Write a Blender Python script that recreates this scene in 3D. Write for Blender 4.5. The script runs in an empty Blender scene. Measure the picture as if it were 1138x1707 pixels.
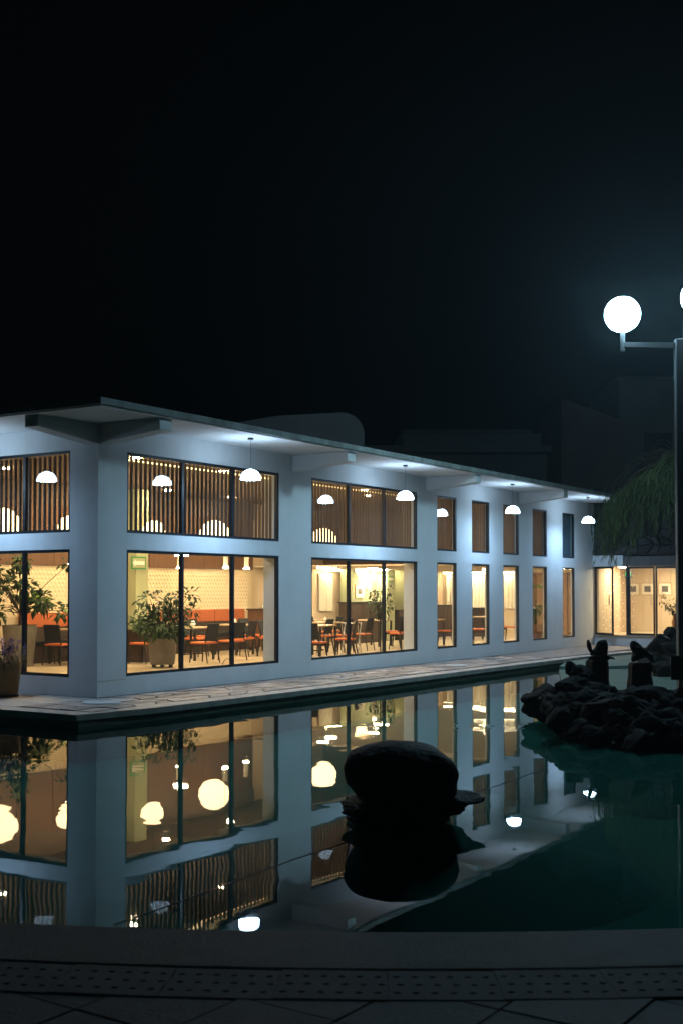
import bpy, bmesh, math, random
from mathutils import Vector, Matrix, noise
R = math.radians
rnd = random.Random(7)
sc = bpy.context.scene
col = sc.collection

# ------------------------------------------------------------------ camera
cam = bpy.data.cameras.new('camera'); camo = bpy.data.objects.new('camera', cam); col.objects.link(camo)
camo.location = (0, 0, 1.6); camo.rotation_euler = (R(90 + 1.72), 0, 0)
cam.sensor_fit = 'HORIZONTAL'; cam.sensor_width = 36; cam.lens = 36 * 2000 / 1138; cam.shift_y = 69.5 / 1138
cam.clip_start = .05; cam.clip_end = 2000
cam.dof.use_dof = True; cam.dof.focus_distance = 24.0; cam.dof.aperture_fstop = 6.3
sc.camera = camo
# ------------------------------------------------------------------ night sky
w = bpy.data.worlds.new('World'); sc.world = w; w.use_nodes = True
nt = w.node_tree; bg = nt.nodes['Background']
sky = nt.nodes.new('ShaderNodeTexSky'); sky.sky_type = 'NISHITA'; sky.sun_disc = False
sky.sun_elevation = R(-4); sky.sun_rotation = R(200)
nt.links.new(sky.outputs[0], bg.inputs[0]); bg.inputs[1].default_value = .03
# ------------------------------------------------------------------ exposure
sc.view_settings.view_transform = 'Standard'; sc.view_settings.look = 'None'
sc.view_settings.exposure = 0; sc.view_settings.gamma = 1; sc.view_settings.use_curve_mapping = False
sc.render.engine = 'CYCLES'
cy = sc.cycles
cy.use_denoising = True; cy.use_light_tree = True
cy.max_bounces = 8; cy.diffuse_bounces = 2; cy.glossy_bounces = 3; cy.transmission_bounces = 2
cy.use_adaptive_sampling = True; cy.adaptive_threshold = .03
cy.transparent_max_bounces = 24; cy.volume_bounces = 0
cy.sample_clamp_indirect = 4; cy.caustics_reflective = False; cy.caustics_refractive = False

LAMP_POST = 130.0     # street lamp globes
LAMP_EAVE = 235.0      # outdoor pendants under the eave
LAMP_ROOM = 8.0      # big round room lamps
LAMP_DISC = 240.0      # ceiling discs

# ------------------------------------------------------------------ helpers
ANG = R(57.25); CX, CYY = -3.61, 17.78
UX, UY = math.cos(ANG), math.sin(ANG)
def W(u, v, z=0.0):                      # building frame (along facade, inwards, up) -> world
    return Vector((CX + u * UX - v * UY, CYY + u * UY + v * UX, z))

class MB:
    def __init__(s): s.v = []; s.f = []
    def add(s, vs, fs):
        n = len(s.v); s.v += [tuple(p) for p in vs]; s.f += [tuple(i + n for i in f) for f in fs]; return s
    def box(s, x0, x1, y0, y1, z0, z1):
        return s.add([(x, y, z) for x in (x0, x1) for y in (y0, y1) for z in (z0, z1)],
                     [(0, 1, 3, 2), (4, 6, 7, 5), (0, 4, 5, 1), (2, 3, 7, 6), (0, 2, 6, 4), (1, 5, 7, 3)])
    def hexa(s, lo, hi):                 # lo, hi: loops of n points
        n = len(lo)
        return s.add(list(lo) + list(hi), [tuple(range(n))[::-1], tuple(range(n, 2 * n))] +
                     [(i, (i + 1) % n, n + (i + 1) % n, n + i) for i in range(n)])
    def prism(s, pts, z0, z1): return s.hexa([(p[0], p[1], z0) for p in pts], [(p[0], p[1], z1) for p in pts])
    def lathe(s, prof, n=20, c=(0, 0, 0), cap=True):
        vs = []; fs = []
        for r, z in prof:
            vs += [(c[0] + r * math.cos(2 * math.pi * k / n), c[1] + r * math.sin(2 * math.pi * k / n), c[2] + z) for k in range(n)]
        for i in range(len(prof) - 1):
            fs += [(i * n + k, i * n + (k + 1) % n, (i + 1) * n + (k + 1) % n, (i + 1) * n + k) for k in range(n)]
        if cap: fs += [tuple(range(n))[::-1], tuple(range((len(prof) - 1) * n, len(prof) * n))]
        return s.add(vs, fs)
    def tube(s, pts, r, n=8):
        pts = [Vector(p) for p in pts]; rs = r if isinstance(r, (list, tuple)) else [r] * len(pts)
        vs = []; fs = []
        for i, p in enumerate(pts):
            t = (pts[min(i + 1, len(pts) - 1)] - pts[max(i - 1, 0)]).normalized()
            a = t.orthogonal().normalized() if abs(t.z) > .9 else t.cross(Vector((0, 0, 1))).normalized()
            b = t.cross(a)
            vs += [tuple(p + rs[i] * (a * math.cos(2 * math.pi * k / n) + b * math.sin(2 * math.pi * k / n))) for k in range(n)]
        for i in range(len(pts) - 1):
            fs += [(i * n + k, i * n + (k + 1) % n, (i + 1) * n + (k + 1) % n, (i + 1) * n + k) for k in range(n)]
        fs += [tuple(range(n)), tuple(range((len(pts) - 1) * n, len(pts) * n))[::-1]]
        return s.add(vs, fs)
    def leaf(s, base, d, up, L, w, droop=.3, fold=.15):   # 4-quad bent leaf
        d = d.normalized(); side = d.cross(up)
        side = side.normalized() if side.length > 1e-4 else Vector((1, 0, 0)); nn = side.cross(d)
        p1 = base + d * L * .45 + nn * L * fold; p2 = base + d * L * .9 - Vector((0, 0, droop * L))
        q = p1 - nn * w * .25
        return s.add([base, q + side * w * .5, p1, q - side * w * .5, p2], [(0, 1, 2), (0, 2, 3), (1, 4, 2), (2, 4, 3)])
    def mesh(s, name='m', smooth=False):
        me = bpy.data.meshes.new(name); me.from_pydata(s.v, [], s.f)
        bm = bmesh.new(); bm.from_mesh(me); bmesh.ops.recalc_face_normals(bm, faces=bm.faces); bm.to_mesh(me); bm.free()
        if smooth:
            me.polygons.foreach_set('use_smooth', [True] * len(me.polygons))
            try: me.set_sharp_from_angle(angle=R(40))
            except Exception: pass
        return me
    def build(s, name, m, parent=None, smooth=False, bevel=0):
        me = s.mesh(name, smooth); me.materials.append(m)
        o = bpy.data.objects.new(name, me); col.objects.link(o)
        if parent: o.parent = parent
        if bevel:
            b = o.modifiers.new('bevel', 'BEVEL'); b.width = bevel; b.segments = 2; b.limit_method = 'ANGLE'
        return o

def tag(o, label=None, cat=None, group=None, kind=None):
    if label: o['label'] = label
    if cat: o['category'] = cat
    if group: o['group'] = group
    if kind: o['kind'] = kind
    return o
def empty(name, loc=(0, 0, 0), rz=0, label=None, cat=None, group=None):
    o = bpy.data.objects.new(name, None); col.objects.link(o); o.location = loc; o.rotation_euler = (0, 0, rz)
    o.empty_display_size = .1
    return tag(o, label, cat, group)
def dup(root, loc, rz=0, label=None, group=None, scale=None):
    r = root.copy(); col.objects.link(r); r.location = loc; r.rotation_euler = (0, 0, rz)
    if scale: r.scale = (scale,) * 3
    if label: r['label'] = label
    if group: r['group'] = group
    for ch in list(root.children):
        c = ch.copy(); col.objects.link(c); c.parent = r
        for g in list(ch.children):
            d = g.copy(); col.objects.link(d); d.parent = c
    return r
def inst(name, me, m, loc, rot=(0, 0, 0), scale=(1, 1, 1), parent=None):
    if not me.materials: me.materials.append(m)
    o = bpy.data.objects.new(name, me); col.objects.link(o); o.location = loc; o.rotation_euler = rot; o.scale = scale
    if parent: o.parent = parent
    return o

# ------------------------------------------------------------------ materials
def mat(name, c, rough=.6, var=.25, scale=6.0, bump=.0, bscale=40.0, metal=0, spec=.4, c2=None, stretch=(1, 1, 1), island=0.0):
    m = bpy.data.materials.new(name); m.use_nodes = True
    t = m.node_tree; b = t.nodes['Principled BSDF']; L = t.links.new
    b.inputs['Roughness'].default_value = rough; b.inputs['Metallic'].default_value = metal
    b.inputs['Specular IOR Level'].default_value = spec
    tc = t.nodes.new('ShaderNodeTexCoord'); mp = t.nodes.new('ShaderNodeMapping'); mp.inputs['Scale'].default_value = stretch
    L(tc.outputs['Object'], mp.inputs[0])
    n = t.nodes.new('ShaderNodeTexNoise'); n.inputs['Scale'].default_value = scale; n.inputs['Detail'].default_value = 6
    n.inputs['Roughness'].default_value = .65; L(mp.outputs[0], n.inputs[0])
    r = t.nodes.new('ShaderNodeValToRGB'); r.color_ramp.elements[0].position = .3; r.color_ramp.elements[1].position = .7
    c2 = c2 or tuple(x * (1 - var) for x in c)
    r.color_ramp.elements[0].color = (*c2, 1); r.color_ramp.elements[1].color = (*c, 1)
    L(n.outputs[0], r.inputs[0]); out = r.outputs[0]
    if island:
        g = t.nodes.new('ShaderNodeObjectInfo'); h = t.nodes.new('ShaderNodeHueSaturation')
        mr = t.nodes.new('ShaderNodeMapRange'); mr.inputs[3].default_value = 1 - island; mr.inputs[4].default_value = 1 + island
        L(g.outputs['Random'], mr.inputs[0]); L(mr.outputs[0], h.inputs['Value']); L(out, h.inputs['Color']); out = h.outputs[0]
    L(out, b.inputs['Base Color'])
    if bump:
        n2 = t.nodes.new('ShaderNodeTexNoise'); n2.inputs['Scale'].default_value = bscale; n2.inputs['Detail'].default_value = 5
        L(mp.outputs[0], n2.inputs[0])
        bp = t.nodes.new('ShaderNodeBump'); bp.inputs['Strength'].default_value = bump; bp.inputs['Distance'].default_value = .02
        L(n2.outputs[0], bp.inputs['Height']); L(bp.outputs[0], b.inputs['Normal'])
    return m
def emit(name, c, s):
    m = bpy.data.materials.new(name); m.use_nodes = True; t = m.node_tree
    b = t.nodes['Principled BSDF']; b.inputs['Base Color'].default_value = (.8, .8, .8, 1)
    b.inputs['Emission Color'].default_value = (*c, 1); b.inputs['Emission Strength'].default_value = s
    return m
def glass(name, tint=(.95, .97, .96), ior=1.45):
    m = bpy.data.materials.new(name); m.use_nodes = True; t = m.node_tree; L = t.links.new
    t.nodes.remove(t.nodes['Principled BSDF']); o = t.nodes['Material Output']
    tr = t.nodes.new('ShaderNodeBsdfTransparent'); tr.inputs[0].default_value = (*tint, 1)
    g = t.nodes.new('ShaderNodeBsdfGlossy'); g.inputs['Roughness'].default_value = 0
    f = t.nodes.new('ShaderNodeFresnel')                 # thin sheet: same reflectance from both sides
    gm = t.nodes.new('ShaderNodeNewGeometry'); mr = t.nodes.new('ShaderNodeMapRange')
    mr.inputs[3].default_value = ior; mr.inputs[4].default_value = 1 / ior
    L(gm.outputs['Backfacing'], mr.inputs[0]); L(mr.outputs[0], f.inputs[0])
    mx = t.nodes.new('ShaderNodeMixShader'); L(f.outputs[0], mx.inputs[0]); L(tr.outputs[0], mx.inputs[1]); L(g.outputs[0], mx.inputs[2])
    L(mx.outputs[0], o.inputs[0])
    return m, t, mx, g, f

M = {}
M['paint'] = mat('white_wall_paint', (.70, .72, .72), .75, .10, 1.3, .12, 60)
def streaks(m, amt=.16):
    t = m.node_tree; b = t.nodes['Principled BSDF']; L = t.links.new; src = b.inputs['Base Color'].links[0].from_socket
    tc = t.nodes.new('ShaderNodeTexCoord'); mp = t.nodes.new('ShaderNodeMapping'); mp.inputs['Scale'].default_value = (1.6, 1.6, .3); L(tc.outputs['Object'], mp.inputs[0])
    n = t.nodes.new('ShaderNodeTexNoise'); n.inputs['Scale'].default_value = 1.6; n.inputs['Detail'].default_value = 7; n.inputs['Roughness'].default_value = .7; L(mp.outputs[0], n.inputs[0])
    r = t.nodes.new('ShaderNodeValToRGB'); r.color_ramp.elements[0].position = .36; r.color_ramp.elements[1].position = .56
    r.color_ramp.elements[0].color = (1 - amt, 1 - amt * 1.05, 1 - amt * 1.15, 1); r.color_ramp.elements[1].color = (1, 1, 1, 1); L(n.outputs[0], r.inputs[0])
    mx = t.nodes.new('ShaderNodeMix'); mx.data_type = 'RGBA'; mx.blend_type = 'MULTIPLY'; mx.inputs[0].default_value = 1
    L(src, mx.inputs[6]); L(r.outputs[0], mx.inputs[7]); L(mx.outputs[2], b.inputs['Base Color'])
streaks(M['paint'], .055)
M['soffit'] = mat('soffit_paint', (.72, .73, .73), .8, .12, 2.2, .1, 50)
M['concrete'] = mat('weathered_concrete', (.34, .37, .35), .85, .4, 3, .3, 30)
M['coping'] = mat('pale_coping', (.46, .41, .37), .7, .35, 4, .25, 30)  # warm light spilling from the rooms is put into this colour
streaks(M['concrete'], .4)
M['fascia'] = mat('algae_stained_concrete', (.10, .12, .09), .7, .5, 4, .3, 30, stretch=(1, 1, 3))
M['flag'] = mat('flagstone', (.42, .35, .31), .7, .45, 7, .35, 25, island=.35)  # pink-grey stone, warmed and brightened to carry light spill from the rooms
M['rim'] = mat('rim_concrete', (.11, .105, .10), .75, .35, 2.5, .35, 45)
M['slab'] = mat('drain_slab', (.14, .14, .135), .8, .3, 5, .3, 60, island=.12)
M['paver'] = mat('paver_stone', (.15, .15, .145), .75, .35, 4, .3, 40, island=.2)
M['mortar'] = mat('dark_joint', (.045, .045, .045), .9, .3, 10)
M['frame'] = mat('dark_frame_metal', (.012, .016, .02), .4, .2, 8)
M['slat'] = mat('walnut_slat', (.16, .10, .07), .55, .4, 3, .1, 30, stretch=(6, 6, .6), island=.15)
M['wood'] = mat('wood_panel', (.15, .07, .032), .5, .35, 2.5, .1, 30, stretch=(5, 5, .4), island=.12)
M['darkwood'] = mat('dark_wood', (.05, .028, .018), .5, .35, 3, stretch=(5, 5, .5))
M['tile'] = mat('cream_tile', (.80, .66, .44), .35, .08, 4)
M['orange'] = mat('orange_upholstery', (.50, .12, .03), .65, .2, 8, .1, 120)
M['beige'] = mat('beige_plaster', (.66, .52, .36), .8, .08, 2)
M['green'] = mat('sage_paint', (.36, .38, .22), .8, .08, 2)
M['curtain'] = mat('curtain_cloth', (.80, .74, .60), .9, .1, 5)
M['floor'] = mat('polished_floor', (.50, .40, .27), .28, .15, 1.6)
M['ceil'] = mat('room_ceiling', (.62, .53, .42), .9, .06, 2)
M['darkceil'] = mat('dimmed_ceiling', (.15, .10, .07), .9, .1, 2)  # dark colour stands in for the dimness of the tall room's upper part
M['black'] = mat('black_fabric', (.012, .013, .016), .7, .3, 20)
M['chairleg'] = mat('black_wood_leg', (.018, .012, .01), .5, .3, 10)
M['tabletop'] = mat('pale_tabletop', (.50, .36, .22), .4, .2, 4, stretch=(1, 6, 1))
M['steel'] = mat('brushed_steel', (.45, .45, .47), .3, .15, 12, metal=1)
M['potgrey'] = mat('grey_planter', (.20, .18, .15), .8, .25, 6, .2, 40)
M['pottan'] = mat('tan_planter', (.36, .23, .10), .75, .3, 6, .15, 30)
M['soil'] = mat('soil', (.03, .02, .012), .95, .5, 30, .5, 60)
M['leaf'] = mat('leaf_green', (.03, .062, .014), .5, .5, 3, spec=.25, c2=(.014, .032, .008))
M['leaflt'] = mat('leaf_bright', (.12, .20, .02), .5, .4, 3, c2=(.06, .14, .02))
M['leafyel'] = mat('leaf_yellow', (.42, .30, .03), .5, .4, 5)
M['willow'] = mat('drooping_leaf', (.09, .115, .032), .6, .5, 3, c2=(.03, .05, .015))
M['purple'] = mat('purple_petal', (.16, .06, .26), .6, .4, 9)
M['stem'] = mat('bark_stem', (.05, .035, .02), .9, .4, 12, .4, 40)
M['rock'] = mat('dark_wet_rock', (.022, .021, .018), .8, .6, 7, .9, 16, spec=.12, island=.45)
M['boulder'] = mat('black_boulder', (.045, .042, .036), .75, .65, 5, .9, 22, spec=.25)
M['statue'] = mat('mossy_carved_stone', (.035, .026, .018), .9, .5, 8, .8, 22, c2=(.015, .018, .010))
M['sign'] = mat('dark_sign_panel', (.01, .011, .012), .5, .3, 6)
M['masonry'] = mat('rubble_stone', (.055, .05, .048), .9, .45, 5, .6, 12, island=.45)
M['backwall'] = mat('dim_far_wall', (.15, .145, .14), .9, .25, 1.0, .2, 10)
M['redwall'] = mat('reddish_far_wall', (.18, .115, .105), .9, .3, .8, .2, 10)
M['post'] = mat('dark_painted_post', (.035, .038, .04), .5, .3, 8, .1, 60)
M['pool'] = mat('teal_pool_paint', (.018, .19, .16), .85, .25, .7)
M['ledge'] = mat('pale_pool_ledge', (.05, .12, .10), .85, .3, 1.5)
M['tier'] = mat('green_painted_basin', (.09, .15, .12), .8, .3, 2.0, .2, 20)
M['earth'] = mat('ground_earth', (.05, .05, .045), .95, .3, .5)
M['frameart'] = mat('picture_frame_wood', (.55, .40, .22), .6, .15, 10)
M['paper'] = mat('mount_paper', (.80, .74, .62), .9, .05, 5)
M['print'] = mat('grey_print', (.20, .17, .15), .9, .8, 22, c2=(.05, .045, .04))
M['signgreen'] = mat('sign_green', (.02, .22, .05), .5, .1, 5)
M['signwhite'] = mat('sign_white', (.80, .76, .68), .6, .05, 5)
M['copper'] = mat('copper_vase', (.55, .22, .07), .3, .2, 8, metal=.7)
M['cord'] = mat('pale_cord', (.45, .5, .55), .4, .3, 30)
M['napkin'] = mat('white_napkin', (.75, .70, .62), .8, .05, 10)
M['bluepane'] = mat('blue_grey_blind', (.10, .16, .20), .7, .15, 3)
M['lid'] = mat('pale_stone_lid', (.55, .56, .55), .7, .25, 6, .2, 40)
E_POST = emit('street_globe_glow', (.46, .80, 1.0), LAMP_POST)
E_EAVE = emit('eave_lamp_glow', (.42, .67, 1.0), LAMP_EAVE)
E_DOME = emit('eave_dome_glow', (.52, .75, 1.0), 42.0)
E_ROOM = emit('paper_globe_glow', (1.0, .68, .34), LAMP_ROOM)
E_DISC = emit('ceiling_disc_glow', (1.0, .79, .50), LAMP_DISC)
E_TUBE = emit('tube_lamp_glow', (1.0, .76, .42), 260)
E_CURTAIN = emit('added_curtain_glow', (1.0, .78, .46), 130)  # for the strips added to brighten the curtains
E_SPOT = emit('added_light_glow', (1.0, .71, .38), 1250)  # for the ceiling lights added to brighten the dining room
E_STRIP = emit('warm_strip_glow', (1.0, .70, .30), 5)
E_SPARK = emit('door_glint_glow', (1.0, .80, .45), 2.5)  # for the dots that imitate glitter on the entrance door
GL = glass('window_glass')[0]
# water: clear tinted body under a mirror-like surface with small ripples
WAT, t, mx, g, fr = glass('pool_water', (.42, .74, .69), 1.33)
L = t.links.new
tc = t.nodes.new('ShaderNodeTexCoord'); mp = t.nodes.new('ShaderNodeMapping'); mp.inputs['Scale'].default_value = (.8, .8, 1); L(tc.outputs['Object'], mp.inputs[0])
n1 = t.nodes.new('ShaderNodeTexNoise'); n1.inputs['Scale'].default_value = 1.1; n1.inputs['Detail'].default_value = 2; n1.inputs['Distortion'].default_value = .6; L(mp.outputs[0], n1.inputs[0])
n2 = t.nodes.new('ShaderNodeTexNoise'); n2.inputs['Scale'].default_value = 7; n2.inputs['Detail'].default_value = 3; L(tc.outputs['Object'], n2.inputs[0])
# livelier patch of ripples where water trickles off the rock island
sp = t.nodes.new('ShaderNodeVectorMath'); sp.operation = 'DISTANCE'; sp.inputs[1].default_value = (2.05, 15.6, -.17)
L(tc.outputs['Object'], sp.inputs[0])
rp = t.nodes.new('ShaderNodeMapRange'); rp.inputs[1].default_value = 0; rp.inputs[2].default_value = 1.0; rp.inputs[3].default_value = 1; rp.inputs[4].default_value = 0
L(sp.outputs['Value'], rp.inputs[0])
wv = t.nodes.new('ShaderNodeMath'); wv.operation = 'MULTIPLY'; wv.inputs[1].default_value = 34; L(sp.outputs['Value'], wv.inputs[0])
sn = t.nodes.new('ShaderNodeMath'); sn.operation = 'SINE'; L(wv.outputs[0], sn.inputs[0])
sm = t.nodes.new('ShaderNodeMath'); sm.operation = 'MULTIPLY'; L(sn.outputs[0], sm.inputs[0]); L(rp.outputs[0], sm.inputs[1])
sm2 = t.nodes.new('ShaderNodeMath'); sm2.operation = 'MULTIPLY'; sm2.inputs[1].default_value = .55; L(sm.outputs[0], sm2.inputs[0])
a1 = t.nodes.new('ShaderNodeMath'); a1.operation = 'MULTIPLY_ADD'; a1.inputs[1].default_value = .035; L(n2.outputs[0], a1.inputs[0]); L(n1.outputs[0], a1.inputs[2])
a2 = t.nodes.new('ShaderNodeMath'); a2.operation = 'ADD'; L(a1.outputs[0], a2.inputs[0]); L(sm2.outputs[0], a2.inputs[1])
g.inputs['Roughness'].default_value = .012
bp = t.nodes.new('ShaderNodeBump'); bp.inputs['Strength'].default_value = 1.0; bp.inputs['Distance'].default_value = .0025
L(a2.outputs[0], bp.inputs['Height']); L(bp.outputs[0], g.inputs['Normal']); L(bp.outputs[0], fr.inputs['Normal'])

# ================================================================== SETTING
ZW = -.17
tag(MB().add([(-150, -60, -.85), (150, -60, -.85), (150, 240, -.85), (-150, 240, -.85)], [(0, 1, 2, 3)]).build('ground', M['earth']), kind='structure')
PC = (0.35, 17.67); PR = 12.0
def arc(r, a0, a1, n): return [(PC[0] + r * math.cos(R(a0 + (a1 - a0) * k / n)), PC[1] + r * math.sin(R(a0 + (a1 - a0) * k / n))) for k in range(n + 1)]
A0, A1 = -175, -5
poolpoly = arc(PR + .02, -180, 0, 90) + [(PC[0] + PR, 36), (PC[0] - PR, 36)]
tag(MB().add([(x, y, -.62) for x, y in poolpoly], [tuple(range(len(poolpoly)))]).build('pool_floor', M['pool']), kind='structure')
tag(MB().add([(x, y, ZW) for x, y in poolpoly], [tuple(range(len(poolpoly)))]).build('water', WAT), kind='structure')
def sector(r0, r1, a0, a1, n, z0, z1):
    mb = MB(); i = arc(r0, a0, a1, n); o = arc(r1, a0, a1, n)
    for k in range(n): mb.prism([i[k], o[k], o[k + 1], i[k + 1]], z0, z1)
    return mb
def sector_solid(r0, r1, a0, a1, n, z0, z1):
    return MB().prism(arc(r0, a0, a1, n) + arc(r1, a0, a1, n)[::-1], z0, z1)
tag(sector_solid(PR, 12.575, A0, A1, 110, -.8, 0).build('pool_rim', M['rim'], bevel=.02), kind='structure')
plaza = tag(sector_solid(12.58, 30, A0, A1, 110, -.8, -.035).build('plaza', M['mortar']), kind='structure')
# perforated drain slabs along the rim
def drain_mesh(Ls=.4405, Ws=.352, nx=6, ny=3):
    mb = MB(); cx, cy = Ls / nx, Ws / (ny + .6)
    oy = (Ws - cy * ny) / 2
    mb.box(0, Ls, 0, oy, -.03, 0); mb.box(0, Ls, Ws - oy, Ws, -.03, 0)
    for i in range(nx):
        for j in range(ny):
            x, y = (i + .5) * cx, oy + (j + .5) * cy
            off = .012 if j % 2 else -.004
            ring = [(x + off + .015 * math.cos(R(22.5 + 45 * k)), y + .011 * math.sin(R(22.5 + 45 * k))) for k in range(8)]
            sq = [(x + cx / 2, y), (x + cx / 2, y + cy / 2), (x, y + cy / 2), (x - cx / 2, y + cy / 2), (x - cx / 2, y), (x - cx / 2, y - cy / 2), (x, y - cy / 2), (x + cx / 2, y - cy / 2)]
            ring = ring[-0:]
            vs = [(*p, 0) for p in sq] + [(*p, 0) for p in ring] + [(*p, -.03) for p in ring]
            fs = []
            for k in range(8):
                k2 = (k + 1) % 8
                fs += [(k, k2, 8 + k2, 8 + k), (8 + k, 8 + k2, 16 + k2, 16 + k)]
            mb.add(vs, fs)
    mb.v = [(Ls / 2 + (x - Ls / 2) * (1 + (Ws - y) / 12.585), y, z) for x, y, z in mb.v]
    return mb
dm = MB(); dmesh = drain_mesh().mesh('drain_slab'); dmesh.materials.append(M['slab'])
step = .443 / 12.585
a = -math.pi / 2 - 9.35 * step
for k in range(20):
    p = (PC[0] + 12.935 * math.cos(a), PC[1] + 12.935 * math.sin(a), -.0 - rnd.random() * .004)
    inst('drain_slab', dmesh, M['slab'], p, (0, 0, a + math.pi / 2), parent=plaza)
    a += step
# diagonal square pavers
pm = [MB().hexa([(-.2225, -.2225, -.035), (.2225, -.2225, -.035), (.2225, .2225, -.035), (-.2225, .2225, -.035)],
                [(-.2205, -.2205, 0), (.2205, -.2205, 0), (.2205, .2205, 0), (-.2205, .2205, 0)]).mesh('paver') for _ in range(1)][0]
pm.materials.append(M['paver'])
ca, sa = math.cos(R(-34)), math.sin(R(-34))
PR2 = 12.945
for i in range(-9, 10):
    for j in range(-9, 10):
        x = .04 + .45 * (i * ca - j * sa); y = 4.2 + .45 * (i * sa + j * ca)
        cs = [(x + .22 * (p * ca - q * sa), y + .22 * (p * sa + q * ca)) for p in (-1, 1) for q in (-1, 1)]
        ds = [math.hypot(c[0] - PC[0], c[1] - PC[1]) for c in cs]
        if max(ds) < PR2 + .01 or y < 2.4 or abs(x) > 2.3: continue
        z = -.006 + rnd.uniform(-.003, .003)
        if min(ds) > PR2: inst('paver', pm, M['paver'], (x, y, z), (rnd.uniform(-.004, .004), rnd.uniform(-.004, .004), R(-34)), parent=plaza)
        else:            # cut along the drain: clip polygon with the arc
            poly = [cs[0], cs[1], cs[3], cs[2]]; out = []
            # subdivide edges then clip radially
            for k in range(4):
                p, q = poly[k], poly[(k + 1) % 4]
                for s_ in range(24): out.append((p[0] + (q[0] - p[0]) * s_ / 24, p[1] + (q[1] - p[1]) * s_ / 24))
            out = [p for p in out if math.hypot(p[0] - PC[0], p[1] - PC[1]) > PR2]
            if len(out) > 4:
                mb = MB().prism(out, -.035, z); mb.build('paver', M['paver'], plaza)

# ================================================================== RESTAURANT
B = empty('restaurant_building', W(0, 0, 0), ANG, 'white flat-roofed restaurant with tall lit windows beside the pool', 'building')
T = .35; ZT = 4.07; LEN = 20.2; DEP = 7.5; FAR = 25.0
FW = [(.62, 4.60, 3), (5.63, 9.71, 3)] + [(10.6 + 1.72 * k + (.05 if k > 2 else 0) + (.30 if k == 4 else 0), 11.55 + 1.72 * k + (.05 if k > 2 else 0) + (.24 if k == 4 else 0), 1) for k in range(5)]
LW = [(.58, 4.62, 4)]
ZB = [(.28, 2.21), (2.47, 3.71)]
def wall_run(mb, wins, a0, a1, mk):
    e = a0
    for (x0, x1, _) in wins:
        mk(mb, e, x0, 0, ZT); e = x1
        z = 0
        for (z0, z1) in ZB: mk(mb, x0, x1, z, z0); z = z1
        mk(mb, x0, x1, z, ZT)
    mk(mb, e, a1, 0, ZT)
mb = MB(); wall_run(mb, FW, 0, LEN, lambda m, p, q, z0, z1: m.box(p, q, 0, T if q < 10.61 and p < 10 else .13, z0, z1)); front = mb.build('wall', M['paint'], B)
mb = MB(); wall_run(mb, LW, T, 9.5, lambda m, p, q, z0, z1: m.box(0, T, p, q, z0, z1)); mb.build('wall', M['paint'], B)
# thin plaster joint line low on the wall
MB().box(-.004, .60, -.004, 0, .235, .243).build('wall_joint', M['coping'], B)
# roof slab
MB().box(-1.31, 19.6, -1.31, 10, ZT + .02, ZT + .115).build('roof', M['concrete'], B, bevel=.008)
MB().box(19.602, 26, .4, 10, ZT + .018, ZT + .11).build('roof', M['concrete'], B)
MB().box(-1.27, 19.56, -1.27, -.002, ZT, ZT + .02).build('soffit', M['soffit'], B)
MB().box(-1.27, -.002, .0, 9.9, ZT, ZT + .02).build('soffit', M['soffit'], B)
# tapered outrigger beams under the eave
def bracket_front(u):
    b = .13
    lo = [(u - b, .0, ZT - .30), (u + b, .0, ZT - .30), (u + b, -1.2, ZT - .17), (u - b, -1.2, ZT - .17)]
    hi = [(u - b, .0, ZT - .001), (u + b, .0, ZT - .001), (u + b, -1.2, ZT - .001), (u - b, -1.2, ZT - .001)]
    return MB().hexa(lo, hi)
def bracket_side(v):
    b = .13
    lo = [(0, v - b, ZT - .30), (0, v + b, ZT - .30), (-1.2, v + b, ZT - .17), (-1.2, v - b, ZT - .17)]
    hi = [(x, y, ZT - .001) for x, y, z in lo]
    return MB().hexa(lo, hi)
for u in (.131, 5.14, 10.22, 15.14): bracket_front(u).build('roof_bracket', M['soffit'], B, bevel=.006)
for v in (.131, 5.14): bracket_side(v).build('roof_bracket', M['soffit'], B, bevel=.006)

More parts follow.
